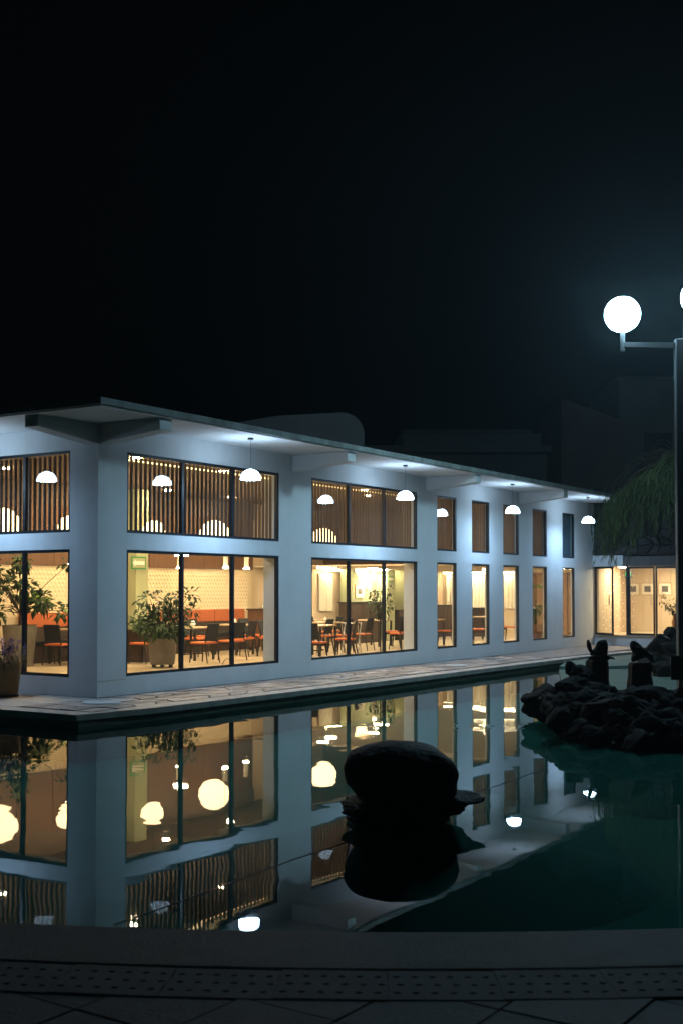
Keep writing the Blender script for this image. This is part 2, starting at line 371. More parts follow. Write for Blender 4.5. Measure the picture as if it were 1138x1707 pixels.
# windows: frame (part), mullions, panes, slats (sub-parts)
slat_me = MB().box(-.009, .009, -.024, .024, 0, 1.165).mesh('slat'); slat_me.materials.append(M['slat'])
def window(x0, x1, z0, z1, np_, axis, slats, lastblue=False):
    f = .045
    def bx(m, p, q, d0, d1, za, zb):
        if axis == 'u': m.box(p, q, d0, d1, za, zb)
        else: m.box(d0, d1, p, q, za, zb)
    m = MB()
    bx(m, x0, x1, .012, .075, z0, z0 + f); bx(m, x0, x1, .012, .075, z1 - f, z1)
    bx(m, x0, x0 + f, .012, .075, z0 + f, z1 - f); bx(m, x1 - f, x1, .012, .075, z0 + f, z1 - f)
    wf = m.build('window', M['frame'], B)
    pw = (x1 - x0) / np_
    for k in range(1, np_):
        m = MB(); bx(m, x0 + k * pw - .028, x0 + k * pw + .028, .010, .073, z0 + f, z1 - f); m.build('mullion', M['frame'], wf)
    for k in range(np_):
        m = MB(); a, b = x0 + k * pw + (f if k == 0 else .028), x0 + (k + 1) * pw - (f if k == np_ - 1 else .028)
        bx(m, a, b, .040, .046, z0 + f, z1 - f); m.build('pane', GL, wf)
    if slats:
        n = max(3, round((x1 - x0) / .108))
        for k in range(n):
            p = x0 + (k + .5) * (x1 - x0) / n
            if axis == 'u': inst('slat', slat_me, M['slat'], (p, .16, z0 + .03), (0, 0, rnd.uniform(-.02, .02)), parent=wf)
            else: inst('slat', slat_me, M['slat'], (.16, p, z0 + .03), (0, 0, math.pi / 2 + rnd.uniform(-.02, .02)), parent=wf)
        m = MB(); bx(m, x0 + .01, x1 - .01, .235, .25, z1 - .10, z1 - .075)
        if axis == 'u' and x0 < 10: m.build('light_strip', E_STRIP, wf)
    if lastblue:
        m = MB(); bx(m, x0 + .01, x1 - .01, .12, .13, z0 + .01, z1 - .01); m.build('blind', M['bluepane'], wf)
for i, (x0, x1, n) in enumerate(FW):
    window(x0, x1, *ZB[0], n, 'u', False); window(x0, x1, *ZB[1], n, 'u', i < 6, i == 6)
for (x0, x1, n) in LW:
    window(x0, x1, *ZB[0], n, 'v', False); window(x0, x1, *ZB[1], n, 'v', True)

# ---- room shell
MB().box(T, FAR, .14, DEP, -.05, .001).build('room_floor', M['floor'], B)
MB().box(T, 17.3, T, DEP, 3.99, 4.02).build('ceiling', M['darkceil'], B)
MB().box(T, 13.79, DEP - .04, DEP - .003, 3.525, 3.988).build('shade_band', M['darkceil'], B)  # dark band over the beige wall top, painting in its dimness
MB().box(T + .003, T + .02, T, DEP - .05, 3.72, 3.988).build('shade_band', M['darkceil'], B)
MB().box(13.8, FAR, .131, DEP, 2.22, 2.26).build('low_ceiling', M['ceil'], B)
MB().box(17.3, 17.4, .135, DEP, 2.261, 3.989).build('bulkhead', M['wood'], B)
bw = MB().box(T, FAR, DEP, DEP + .15, 0, 4.0).build('back_wall', M['beige'], B)
MB().box(FAR, FAR + .15, T, DEP + .15, 0, 2.3).build('end_wall', M['beige'], B)
MB().box(LEN + .5, FAR, T - .1, T, 0, 2.3).build('wall', M['beige'], B)
MB().box(0, T, 9.5, 9.6, 0, ZT).build('wall', M['paint'], B)
# relief tiles: rows of small tilted scales
mb = MB(); tw, th = .118, .098; nu = int((13.7 - 1.0) / tw); nz = int((2.14 - 1.08) / th)
for i in range(nu):
    for j in range(nz + 1):
        u = 1.0 + (i + (.5 if j % 2 else 0)) * tw; z = 1.05 + (j + .5) * th; h = min(th * .62, 2.135 - z)
        if h <= 0: continue
        v = DEP - .004
        mb.add([(u - tw * .49, v, z), (u, v, z - th * .60), (u + tw * .49, v, z), (u, v, z + h), (u, v - .016, z - th * .30)],
               [(0, 1, 4), (1, 2, 4), (2, 3, 4), (3, 0, 4)])
tl = mb.build('tiles', M['tile'], bw); tl['kind'] = 'stuff'
MB().box(.9, 13.72, DEP - .006, DEP - .001, 1.0, 2.14).build('tile_bed', M['tile'], bw)
for k in range(12):   # walnut wall panels over the tiles
    u0 = .95 + k * 1.065
    MB().box(u0 + .006, u0 + 1.059, DEP - .05, DEP - .002, 2.145, 3.52).build('panel', M['wood'], bw)
# square columns
for (u, v, s_) in ((8.35, 6.9, .42), (14.05, 6.9, .42)):
    MB().box(u - s_ / 2, u + s_ / 2, v - s_ / 2, v + s_ / 2, .002, 2.219 if u > 13.7 else 3.985).build('column', M['green'], B)
for (u, v, s_) in ((18.4, 7.0, 1.15), (21.6, 7.0, 1.0)):
    MB().box(u - s_ / 2, u + s_ / 2, v - .2, v + .2, .002, 2.219).build('column', M['green'], B)
MB().box(19.15, 19.62, 6.35, 6.75, .002, 2.219).build('column', M['green'], B)
# curtains with folds along the back and end walls
def curtain(p0, p1, fixed, axis, zt):
    n = int((p1 - p0) / .05); lo = []; hi = []
    for k in range(n + 1):
        p = p0 + (p1 - p0) * k / n; d = fixed - .06 - .035 * math.sin(k * 1.9) - .01 * math.sin(k * .7)
        lo.append((p, d, .95) if axis == 'u' else (d, p, .95)); hi.append((p, d, zt) if axis == 'u' else (d, p, zt))
    return MB().add(lo + hi, [(k, k + 1, n + 2 + k, n + 1 + k) for k in range(n)]).build('curtain', M['curtain'], B)
curtain(17.0, 17.8, DEP, 'u', 2.1); curtain(19.7, 21.0, DEP, 'u', 2.1); curtain(4.6, 7.3, FAR, 'v', 2.1)
for (a0, b0, ax) in ((17.0, 17.8, 'u'), (19.7, 21.0, 'u'), (4.6, 7.3, 'v')):  # glowing strips added above the curtains to brighten them
    mb = MB()
    if ax == 'u': mb.box(a0, b0, DEP - .32, DEP - .28, 2.17, 2.2)
    else: mb.box(FAR - .32, FAR - .28, a0, b0, 2.17, 2.2)
    mb.build('added_curtain_light', E_CURTAIN, B)
for (v0, v1) in ((1.2, 2.5), (2.52, 3.1), (3.5, 4.5)):
    MB().box(FAR - .06, FAR - .002, v0, v1, .0, 2.18).build('panel', M['wood'], B)

# ================================================================== TERRACE
edge = [(-2.02, 9.0), (-1.91, -1.5), (-.6, -1.70), (5.1, -1.88), (9, -1.92), (14.5, -2.0), (17, -2.25), (20.2, -2.9), (20.2, -6)]
inner = [(22, -6), (22, 9)]
def shrink(pts, d):
    out = []
    for i, p in enumerate(pts):
        q0 = Vector(pts[max(i - 1, 0)]); q1 = Vector(pts[min(i + 1, len(pts) - 1)]); t_ = (q1 - q0).normalized()
        out.append((p[0] - t_.y * d, p[1] + t_.x * d))
    return out
wl = lambda pts: [tuple(W(p[0], p[1]).xy) for p in pts]
e1 = shrink(edge, .05)
terr = MB().prism(wl(e1 + inner), -.8, -.03).build('terrace', M['fascia']); tag(terr, kind='structure')
e2 = shrink(edge, .34)
mb = MB()
for i in range(len(edge) - 1):
    q = wl([edge[i], edge[i + 1], e2[i + 1], e2[i]]); mb.prism(q, -.085, 0)
me_c = MB().prism(wl(edge) + wl(e2)[::-1], -.085, 0).build('coping', M['coping'], terr, bevel=.008)
# bedding slab a little below the paving
MB().prism(wl(shrink(edge, .345) + inner), -.028, -.012).build('bedding', M['mortar'], terr)
# crazy-paving flagstones
rows = [(-.02, -.36), (-.36, -.70), (-.70, -1.04), (-1.04, -1.42)]
NU = 34
jit = {}
def jp(i, j):
    if (i, j) not in jit:
        u = -1.52 + i * .43 + (0 if i in (0,) else rnd.uniform(-.13, .13)) + (.2 if j % 2 and i else 0)
        yin = -.015; yout = -1.36 - .02 * min(max(u, 0), 6) ** .8
        v = yin + (yout - yin) * j / 4 + (0 if j in (0, 4) else rnd.uniform(-.10, .10))
        jit[(i, j)] = Vector((u, v))
    return jit[(i, j)]
for i in range(NU):
    for j in range(4):
        c = [jp(i, j), jp(i, j + 1), jp(i + 1, j + 1), jp(i + 1, j)]
        ctr = sum(c, Vector((0, 0))) / 4
        q = [ctr + (p - ctr) * (1 - .022 / max((p - ctr).length, .06)) for p in c]
        z = .0 + rnd.uniform(-.006, .004)
        MB().hexa([tuple(W(p.x, p.y, -.012)) for p in q], [tuple(W(*(ctr + (p - ctr) * .975), z)) for p in q]).build('flagstone', M['flag'], terr)
MB().prism(wl([(13.4, -.02), (13.4, -1.5), (19.9, -1.75), (19.9, -.02)]), -.012, -.002).build('paving', M['flag'], terr)
# side terrace paving by the left facade
MB().prism(wl([(-1.55, .02), (-.01, .02), (-.01, 8.5), (-1.62, 8.5)]), -.012, -.003).build('paving', M['coping'], terr)
for (u, v, r_, lb) in ((-.55, -.62, .28, 'pale round stone lid set in the terrace at the building corner'),
                       (9.6, -1.0, .24, 'pale round stone lid in the terrace before the first narrow window')):
    o = MB().lathe([(r_, .0), (r_ - .012, .014), (.05, .016)], 22).build('stone_lid', M['lid']); o.location = W(u, v, .002); tag(o, lb, 'lid', 'stone lids set in the terrace')

# ================================================================== EAVE PENDANTS
def pendant(u, v, label):
    e = empty('pendant_lamp', W(u, v, 3.39), ANG, label, 'lamp', 'dome lamps under the eave')
    MB().lathe([(.05, ZT - 3.39 - .03), (.045, ZT - 3.39 - .001)], 12).build('ceiling_rose', M['post'], e)
    MB().tube([(0, 0, .17), (0, 0, ZT - 3.39 - .03)], .0025, 5).build('cord', M['post'], e)
    prof = [(.165 * math.cos(R(a_)), .165 * math.sin(R(a_))) for a_ in range(0, 86, 12)]
    MB().lathe([(.163, -.002)] + prof, 24, cap=False).build('dome_shade', E_DOME, e, smooth=True)
    MB().lathe([(.155, .004), (.14, .0), (.02, -.012)], 24).build('diffuser', E_EAVE, e, smooth=True)
    MB().lathe([(.02, .166), (.018, .19)], 10).build('cap', M['post'], e)
    return e
pendant(2.55, -.9, 'glowing white dome lamp hanging in front of the first wide upper window')
pendant(7.6, -.9, 'glowing white dome lamp hanging in front of the second wide upper window')
pendant(12.64, -.9, 'glowing white dome lamp hanging in front of the middle narrow upper window')
pendant(17.43, -.9, 'glowing white dome lamp nearest the entrance, farthest right under the eave')
pendant(-.9, 2.12, 'white dome lamp before the left facade, mirrored in its upper window')

# ================================================================== ROOM LAMPS
def globe(u, v, z, r, label):
    e = empty('globe_lamp', W(u, v, z), 0, label, 'lamp', 'round paper lamps in the dining room')
    MB().lathe([(r * math.sin(R(a_)) * (1 + .03 * (k % 2)), -r * math.cos(R(a_))) for k, a_ in enumerate(range(6, 175, 12))], 24).build('shade', E_ROOM, e)
    MB().tube([(0, 0, r * .98), (0, 0, 3.985 - z)], .006, 5).build('cord', M['chairleg'], e)
globe(9.22, 5.2, 2.88, .36, 'big round glowing lamp behind the slats, middle of first wide window')
globe(6.52, 4.7, 2.85, .24, 'smaller round glowing lamp behind the left end of first wide window')
globe(13.1, 4.7, 2.87, .34, 'round glowing lamp behind the left end of second wide upper window')
globe(5.5, 6.2, 2.95, .24, 'small round glowing lamp behind the left facade slats near the corner')
globe(4.15, 6.75, 2.95, .35, 'large round glowing lamp at the left edge behind the slats')
def tube_lamp(u, v, label, zb=2.09):
    e = empty('tube_lamp', W(u, v, zb), 0, label, 'lamp', 'slim tube lamps in the dining room')
    MB().lathe([(.052, .012), (.052, .30), (.02, .31)], 14).build('body', M['paper'], e, smooth=True)
    MB().lathe([(.066, -.004), (.070, .012), (.05, .013)], 14).build('bulb', E_TUBE, e)
    MB().tube([(0, 0, .31), (0, 0, 3.985 - zb)], .005, 5).build('cord', M['chairleg'], e)
tube_lamp(9.57, 4.52, 'slim cream tube lamp hanging right of the second mullion, first window')
tube_lamp(8.54, 4.33, 'slim cream tube lamp hanging left of the second mullion, first window')
tube_lamp(8.12, 5.34, 'slim cream tube lamp hanging beside the first mullion, first window')
tube_lamp(4.9, 5.0, 'slim cream tube lamp seen by the right edge of the left facade window')
for (u, v) in ((10.7, 4.6), (11.8, 4.9), (3.6, 4.2)): tube_lamp(u, v, 'slim cream tube lamp hidden above the window head, ' + ('mirrored before the sideboard' if u < 11 and u > 5 else 'mirrored right of the second mullion' if u > 11 else 'mirrored at the left facade'))
def disc(u, v, label, z=2.219, r=.16):
    e = MB().lathe([(r, -.03), (r, 0)], 22).build('ceiling_light', E_DISC); e.location = W(u, v, z); tag(e, label, 'light', 'round lights on the low ceiling')
disc(14.3, 5.5, 'round ceiling light at the top left corner of the second wide window')
disc(15.3, 5.9, 'second round ceiling light from the left in the second wide window')
disc(16.9, 5.5, 'round ceiling light left of the second mullion in second wide window')
disc(18.7, 6.3, 'round ceiling light before the bright curtain in second wide window', r=.22)
disc(20.0, 3.3, 'round ceiling light seen in the first narrow window')
disc(22.6, 3.4, 'round ceiling light seen in the second narrow window')
disc(23.6, 5.9, 'round ceiling light close to the end curtain')
disc(18.0, 2.2, 'round ceiling light near the front wall between narrow windows')
disc(22.8, 1.6, 'round ceiling light near the front wall by the wood panels')
for (u, v, lb) in ((7.24, 4.53, 'flat round lamp at the top of the first mullion, first window'), (10.9, 4.0, 'flat round lamp at the top right of the first wide window')):
    e = empty('disc_lamp', W(u, v, 2.34), 0, lb, 'lamp', 'flat disc lamps in the dining room')
    MB().lathe([(.15, 0), (.15, .04), (.03, .07)], 20).build('shade', E_DISC, e); MB().tube([(0, 0, .07), (0, 0, 1.645)], .005, 5).build('cord', M['chairleg'], e)
for k, (u, v) in enumerate(((3.2, 2.2), (3.2, 5.6), (6.0, 2.4), (6.4, 6.3), (8.8, 2.4), (8.9, 6.4), (11.4, 2.4), (11.4, 6.4), (12.9, 3.2), (4.8, 4.2))):  # unseen ceiling lights added to brighten the room below
    o = MB().lathe([(.085, -.012), (.085, 0)], 14).build('added_light', E_SPOT); o.location = W(u, v, 3.988)
    tag(o, 'added small round light in the tall dining room ceiling', 'light', 'added lights in the tall dining room')
e = empty('lantern', W(16.3, 5.5, 1.96), 0, 'glowing trapezoid lantern over the exit sign in second wide window', 'lamp')
MB().lathe([(.10, 0), (.20, .22), (.20, .235)], 18).build('shade', E_ROOM, e); MB().tube([(0, 0, .235), (0, 0, .26)], .03, 6).build('cap', M['frame'], e)

# ================================================================== FURNITURE
def make_chair():
    e = empty('dining_chair', (0, 0, 0), 0, 'x', 'chair', 'dining chairs')
    MB().box(-.22, .22, -.21, .22, .41, .455).build('seat', M['orange'], e, bevel=.015)
    lo = [(-.20, -.205, .50), (.20, -.205, .50), (.20, -.165, .50), (-.20, -.165, .50)]; hi = [(-.19, -.285, .86), (.19, -.285, .86), (.19, -.25, .86), (-.19, -.25, .86)]
    MB().hexa(lo, hi).build('backrest', M['black'], e, bevel=.012)
    for sx in (-1, 1):
        MB().tube([(sx * .215, .225, 0), (sx * .195, .19, .41)], [.013, .02], 6).build('leg', M['chairleg'], e)
        MB().tube([(sx * .215, -.27, 0), (sx * .195, -.19, .41), (sx * .19, -.20, .52)], [.013, .02, .016], 6).build('leg', M['chairleg'], e)
    MB().box(-.19, .19, .17, .19, .355, .408).build('apron', M['chairleg'], e)
    return e
chair0 = make_chair(); used = [0]
def chair(u, v, rdeg, label):
    if not used[0]: used[0] = 1; chair0.location = W(u, v, .003); chair0.rotation_euler = (0, 0, ANG + R(rdeg)); chair0['label'] = label
    else: dup(chair0, W(u, v, .003), ANG + R(rdeg), label)
def make_table():
    e = empty('dining_table', (0, 0, 0), 0, 'x', 'table', 'dining tables')
    MB().box(-.36, .36, -.36, .36, .715, .75).build('tabletop', M['tabletop'], e, bevel=.006)
    for sx in (-1, 1):
        for sy in (-1, 1): MB().box(sx * .33 - .022, sx * .33 + .022, sy * .33 - .022, sy * .33 + .022, 0, .715).build('leg', M['chairleg'], e)
    MB().box(-.31, .31, -.012, .012, .12, .15).build('stretcher', M['chairleg'], e)
    return e
table0 = make_table(); usedt = [0]
def table(u, v, rdeg, label):
    if not usedt[0]: usedt[0] = 1; table0.location = W(u, v, .003); table0.rotation_euler = (0, 0, ANG + R(rdeg)); table0['label'] = label
    else: dup(table0, W(u, v, .003), ANG + R(rdeg), label)
def glassware(u, v, label, z=.755):
    o = MB().lathe([(.004, 0), (.03, .002), (.05, .06), (.02, .12), (.0, .14)], 8).build('folded_napkin', M['napkin']); o.location = W(u, v, z); tag(o, label, 'napkin', 'napkins on the tables')
# first wide window
table(8.2, 5.0, 0, 'table with pale top behind the two nearest chairs, first wide window')
table(10.5, 5.6, 0, 'pale-topped table in front of the orange bench, right of first window')
table(7.0, 6.6, 0, 'pale-topped table half hidden by the plants, first wide window')
chair(7.5, 4.1, 0, 'black chair with orange seat just right of the tall planter, first window')
chair(8.55, 4.15, -12, 'black chair with orange seat behind the second mullion, first window')
chair(9.9, 4.85, 8, 'black chair by the pale table, between second mullion and sideboard')
chair(11.1, 4.95, -6, 'black chair standing right in front of the wooden sideboard')
chair(7.9, 5.9, 180, 'chair on the bench side of the nearest table, facing out, first window')
chair(10.3, 6.55, 175, 'chair at the far side of the table before the orange bench')
chair(6.55, 5.0, 0, 'chair with its seat just showing left of the grey planter')
# left facade window
table(5.75, 6.35, 0, 'pale-topped table seen through the left facade window by the corner')
chair(6.15, 6.1, 40, 'chair right of the table in the left facade window, cut by the corner')
chair(5.2, 6.2, -75, 'chair left of the table in the left facade window, seat lit orange')
chair(5.6, 5.6, 5, 'chair behind the table in the left facade window')
# second wide window
table(13.3, 4.8, 0, 'table behind the mullion with silver stand, second wide window')
table(16.2, 5.0, 0, 'pale table under the leafy plant, second wide window')
table(15.0, 6.5, 0, 'table at the back left of second wide window')
chair(9.0, 2.2, -80, 'chair cut by the left frame of the second wide window, nearest the glass')
chair(12.75, 3.95, 0, 'chair with bright orange seat left of first mullion, second window')
chair(13.8, 3.95, 5, 'chair just right of the first mullion, second window')
chair(15.0, 5.7, 10, 'chair at the left of second window, farther back')
chair(15.9, 4.15, 0, 'chair with its back to the glass below the leafy plant')
chair(16.9, 4.2, -8, 'chair next to the white reveal, second wide window')
chair(14.2, 5.6, 185, 'chair turned outward behind the silver stand, second wide window')
table(5.9, 6.2, 0, 'table between the grey planter and the bench, first wide window')
chair(6.0, 5.6, 170, 'chair behind the grey planter, facing out, first wide window')
chair(9.2, 5.75, 185, 'chair on the far side of the nearest table, right end, first window')
table(12.0, 5.0, 0, 'table just before the wooden sideboard, first wide window')
chair(12.1, 4.1, 5, 'chair half hidden by the white reveal of the first wide window')
chair(11.6, 5.9, 180, 'chair facing out between bench and sideboard, first wide window')
chair(10.9, 2.6, 25, 'chair nearest the glass in the middle of the second wide window')
table(11.0, 3.5, 0, 'table nearest the glass at the left of the second wide window')
chair(10.4, 4.4, 190, 'chair behind the nearest table at the left of the second window')
chair(14.7, 3.3, -20, 'chair in front of the plant, right of the second mullion, second window')
# narrow windows
table(17.5, 4.0, 0, 'table behind the chair in the first narrow window')
chair(17.2, 3.2, 0, 'chair seen through the first narrow window')
chair(19.05, 3.1, 20, 'chair seen alone through the second narrow window')
table(21.6, 4.1, 0, 'table at the back of the third narrow window')
chair(21.4, 3.2, 10, 'chair seen through the third narrow window')
for (u, v, lb) in ((8.05, 4.9, 'white folded napkin on the nearest table, first window'), (8.4, 5.15, 'second white napkin on the nearest table, first window'),
                   (10.4, 5.5, 'white napkin on the table before the orange bench'), (13.2, 4.7, 'white napkin on the table behind the silver stand'),
                   (16.3, 4.9, 'white napkin on the table below the plant'), (5.7, 6.3, 'white napkin on the table in the left facade window')):
    glassware(u, v, lb)
# banquette along the tiled wall
e = empty('banquette', W(7.0, DEP - .3, 0), ANG, 'long orange bench along the cream tiled wall', 'bench')
MB().box(-1.8, 6.3, -.25, .27, .003, .40).build('base', M['darkwood'], e)
for k in range(6): MB().box(-1.75 + k * 1.33, -1.75 + k * 1.33 + 1.32, -.28, .20, .402, .49).build('cushion', M['black'], e, bevel=.02)
for k in range(6): MB().box(-1.75 + k * 1.33, -1.75 + k * 1.33 + 1.32, .14, .285, .76, 1.08).build('backrest', M['orange'], e, bevel=.02)
MB().box(-1.8, 6.3, .15, .286, .495, .755).build('back_panel', M['darkwood'], e)
# wooden sideboard with tray
e = empty('sideboard', W(12.9, 6.3, 0), ANG, 'wooden sideboard at the right end of first wide window', 'cabinet')
MB().box(-.6, .6, -.25, .25, .10, 1.06).build('body', M['wood'], e)
MB().box(-.63, .63, -.28, .28, 1.06, 1.10).build('top', M['darkwood'], e)
for k in range(3): MB().box(-.58 + k * .39, -.21 + k * .39, -.268, -.251, .14, 1.0).build('door', M['wood'], e)
for sx in (-.54, .54):
    for sy in (-.2, .2): MB().box(sx - .025, sx + .025, sy - .025, sy + .025, 0.002, .10).build('leg', M['chairleg'], e)
o = MB().hexa([(-.2, -.12, 0), (.2, -.12, 0), (.2, .12, 0), (-.2, .12, 0)], [(-.12, -.1, .30), (.16, -.1, .34), (.16, .06, .34), (-.12, .06, .30)]).build('linen_stack', M['napkin'], bevel=.03)
o.location = W(12.9, 6.3, 1.102); o.rotation_euler[2] = ANG; tag(o, 'pale folded linen heap on top of the wooden sideboard', 'linen')
# dark cabinets (bar back) of second wide window
def cabinet(u, v, wd, h, label):
    e = empty('bar_cabinet', W(u, v, 0), ANG, label, 'cabinet', 'dark cabinets in the far dining area')
    MB().box(-wd / 2, wd / 2, -.22, .22, .002, h).build('body', M['darkwood'], e)
    MB().box(-wd / 2 - .03, wd / 2 + .03, -.25, .25, h, h + .035).build('top', M['black'], e)
    n = max(2, int(wd / .45))
    for k in range(n): MB().box(-wd / 2 + k * wd / n + .012, -wd / 2 + (k + 1) * wd / n - .012, -.235, -.221, .08, h - .05).build('door', M['darkwood'], e)
cabinet(17.75, 6.45, 1.7, 1.20, 'tall dark cabinet below the framed picture, second wide window')
cabinet(20.6, 6.6, 1.3, .92, 'low dark cabinet below the bright curtain, second wide window')
cabinet(22.9, 6.7, 1.8, 1.05, 'dark cabinet below the curtain in the first narrow window')
cabinet(24.3, 5.6, .8, .95, 'dark cabinet at the end wall in the second narrow window')
# silver folding tray stand
e = empty('tray_stand', W(11.94, 3.1, .003), ANG + R(20), 'silver folding stand with crossed legs, second wide window', 'stand')
for y in (-.2, .2):
    MB().tube([(-.24, y, 0), (.22, y, .78)], .014, 6).build('leg', M['steel'], e); MB().tube([(.24, y, 0), (-.22, y, .78)], .014, 6).build('leg', M['steel'], e)
MB().tube([(.22, -.2, .78), (.22, .2, .78)], .013, 6).build('rail', M['steel'], e); MB().tube([(-.22, -.2, .78), (-.22, .2, .78)], .013, 6).build('rail', M['steel'], e)
# coat stand
e = empty('coat_stand', W(9.35, .72, .003), 0, 'thin dark coat stand by the white reveal, second wide window', 'stand')
MB().lathe([(.14, 0), (.14, .02), (.02, .04)], 16).build('base', M['chairleg'], e)
MB().tube([(0, 0, .03), (0, 0, 1.12)], .014, 8).build('pole', M['chairleg'], e)
for k in range(3):
    c_, s_ = math.cos(R(120 * k + 10)), math.sin(R(120 * k + 10))
    MB().tube([(0, 0, .86), (.09 * c_, .09 * s_, .86), (.17 * c_, .17 * s_, .94), (.19 * c_, .19 * s_, 1.05)], .008, 6).build('hook', M['chairleg'], e)
# wire hoops on the floor by the glass
for (u, v, lb) in ((.95, .75, 'thin wire hoop by the glass at the left end of first window'), (4.05, .75, 'thin wire hoop by the glass at the right end of first window')):
    o = MB().tube([(.19 * math.cos(R(a_)), 0, .36 * math.sin(R(a_)) ) for a_ in range(0, 181, 15)], .006, 6).build('wire_hoop', M['chairleg']); o.location = W(u, v, .003); o.rotation_euler[2] = ANG; tag(o, lb, 'hoop', 'wire hoops by the glass')
# pictures
def picture(u, v, z, wd, h, label, rz=0, parentless=True):
    e = empty('framed_picture', W(u, v, z), ANG + rz, label, 'picture', 'small framed pictures')
    MB().box(-wd / 2, wd / 2, -.02, 0, -h / 2, h / 2).build('frame', M['frameart'], e)
    MB().box(-wd / 2 + .03, wd / 2 - .03, -.024, -.0205, -h / 2 + .03, h / 2 - .03).build('mount', M['paper'], e)
    MB().box(-wd / 4, wd / 4, -.028, -.0245, -h / 5, h / 5).build('print', M['print'], e)
picture(18.25, 6.798, 1.55, .5, .42, 'framed picture on the green wall left of the mullion, second window')
picture(21.45, 6.798, 1.5, .5, .42, 'framed picture on the green wall next to the white reveal')
# evacuation signs
def exit_sign(u, v, z, label, s=1.0):
    e = empty('exit_sign', W(u, v, z), ANG, label, 'sign', 'green exit signs')
    MB().box(-.20 * s, .20 * s, -.015, 0, -.12 * s, .12 * s).build('plate', M['signgreen'], e)
    MB().box(-.17 * s, .17 * s, -.018, -.0155, -.09 * s, .09 * s).build('field', M['green'], e)
    a_ = MB().hexa([(x * s, -.022, y * s) for x, y in ((-.17, 0), (-.10, .065), (-.10, .035), (.15, .035), (.15, -.035), (-.10, -.035), (-.10, -.065))],
                   [(x * s, -.0185, y * s) for x, y in ((-.17, 0), (-.10, .065), (-.10, .035), (.15, .035), (.15, -.035), (-.10, -.035), (-.10, -.065))])
    a_.build('arrow', M['signwhite'], e)
exit_sign(8.22, 6.688, 2.23, 'green exit sign with white left arrow on the column, first window', 1.25)
exit_sign(19.38, 6.348, 1.93, 'green exit sign below the lantern on the column, second window', .8)

# ---- plants
def potted(name, loc, rz, label, cat, pot, potm, foliage, parts_mat, soilz):
    e = empty(name, loc, rz, label, cat)
    pot.build('pot', potm, e, smooth=True)
    return e
def bush(mb, n, c, rx, rz_, L0, w0, rr, droop=.35):
    for _ in range(n):
        d = Vector((rr.gauss(0, 1), rr.gauss(0, 1), rr.gauss(0, .8))).normalized(); k = rr.random() ** .4
        p = Vector(c) + Vector((d.x * rx * k, d.y * rx * k, d.z * rz_ * k))
        dd = (d + Vector((rr.uniform(-.6, .6), rr.uniform(-.6, .6), rr.uniform(-.5, .3)))).normalized()
        mb.leaf(p, dd, Vector((0, 0, 1)), L0 * rr.uniform(.6, 1.2), w0 * rr.uniform(.7, 1.2), droop * rr.random())
    return mb
def stems(pts_from, tips, r): 
    mb = MB()
    for tp in tips: mb.tube([pts_from, (Vector(pts_from) * .5 + Vector(tp) * .5) + Vector((0, 0, .06)), tp], [r, r * .7, r * .3], 5)
    return mb
# big grey planter, first window
e = empty('potted_plant', W(5.85, 3.85, .003), 0, 'large grey round planter with bushy green plant, first wide window', 'plant')
MB().lathe([(.24, .06), (.25, .07), (.30, .60), (.285, .60), (.27, .56)], 26).build('pot', M['potgrey'], e, smooth=True)
for k in range(3): MB().box(-.2 + .17 * k, -.14 + .17 * k, -.1, .1, 0, .065).build('foot', M['chairleg'], e)
MB().lathe([(.0, .555), (.272, .555)], 20, cap=False).build('soil', M['soil'], e)
rr = random.Random(3); tips = [(rr.uniform(-.55, .6), rr.uniform(-.4, .4), rr.uniform(.75, 1.5)) for _ in range(20)]
stems((0, 0, .55), tips, .016).build('stem', M['stem'], e)
mb = MB(); bush(mb, 300, (0, 0, .86), .52, .30, .24, .085, rr)
for tp in tips:
    bush(mb, 16, tp, .17, .14, .22, .075, rr)
mb.build('foliage', M['leaf'], e)
mb = bush(MB(), 16, (.05, 0, .95), .4, .2, .2, .06, rr); mb.build('young_leaves', M['leaflt'], e)
# dark box planter with arching leaves
e = empty('potted_plant', W(7.05, 5.45, .003), ANG, 'dark box planter with arching yellow-green leaves at first window edge', 'plant')
MB().hexa([(-.30, -.22, 0), (.30, -.22, 0), (.30, .22, 0), (-.30, .22, 0)], [(-.34, -.25, .72), (.34, -.25, .72), (.34, .25, .72), (-.34, .25, .72)]).build('pot', M['darkwood'], e, bevel=.01)
mb = MB(); my = MB(); rr = random.Random(5)
for k in range(80):
    a_ = rr.uniform(0, 6.28); el = rr.uniform(.2, 1.2); Lf = rr.uniform(.35, .7)
    d = Vector((math.cos(a_) * math.cos(el), math.sin(a_) * math.cos(el), math.sin(el)))
    (my if k % 8 == 0 else mb).leaf(Vector((rr.uniform(-.2, .2), rr.uniform(-.12, .12), .70)), d, Vector((0, 0, 1)), Lf, .10, .35)
mb.build('foliage', M['leaf'], e); my.build('yellow_leaves', M['leafyel'], e)
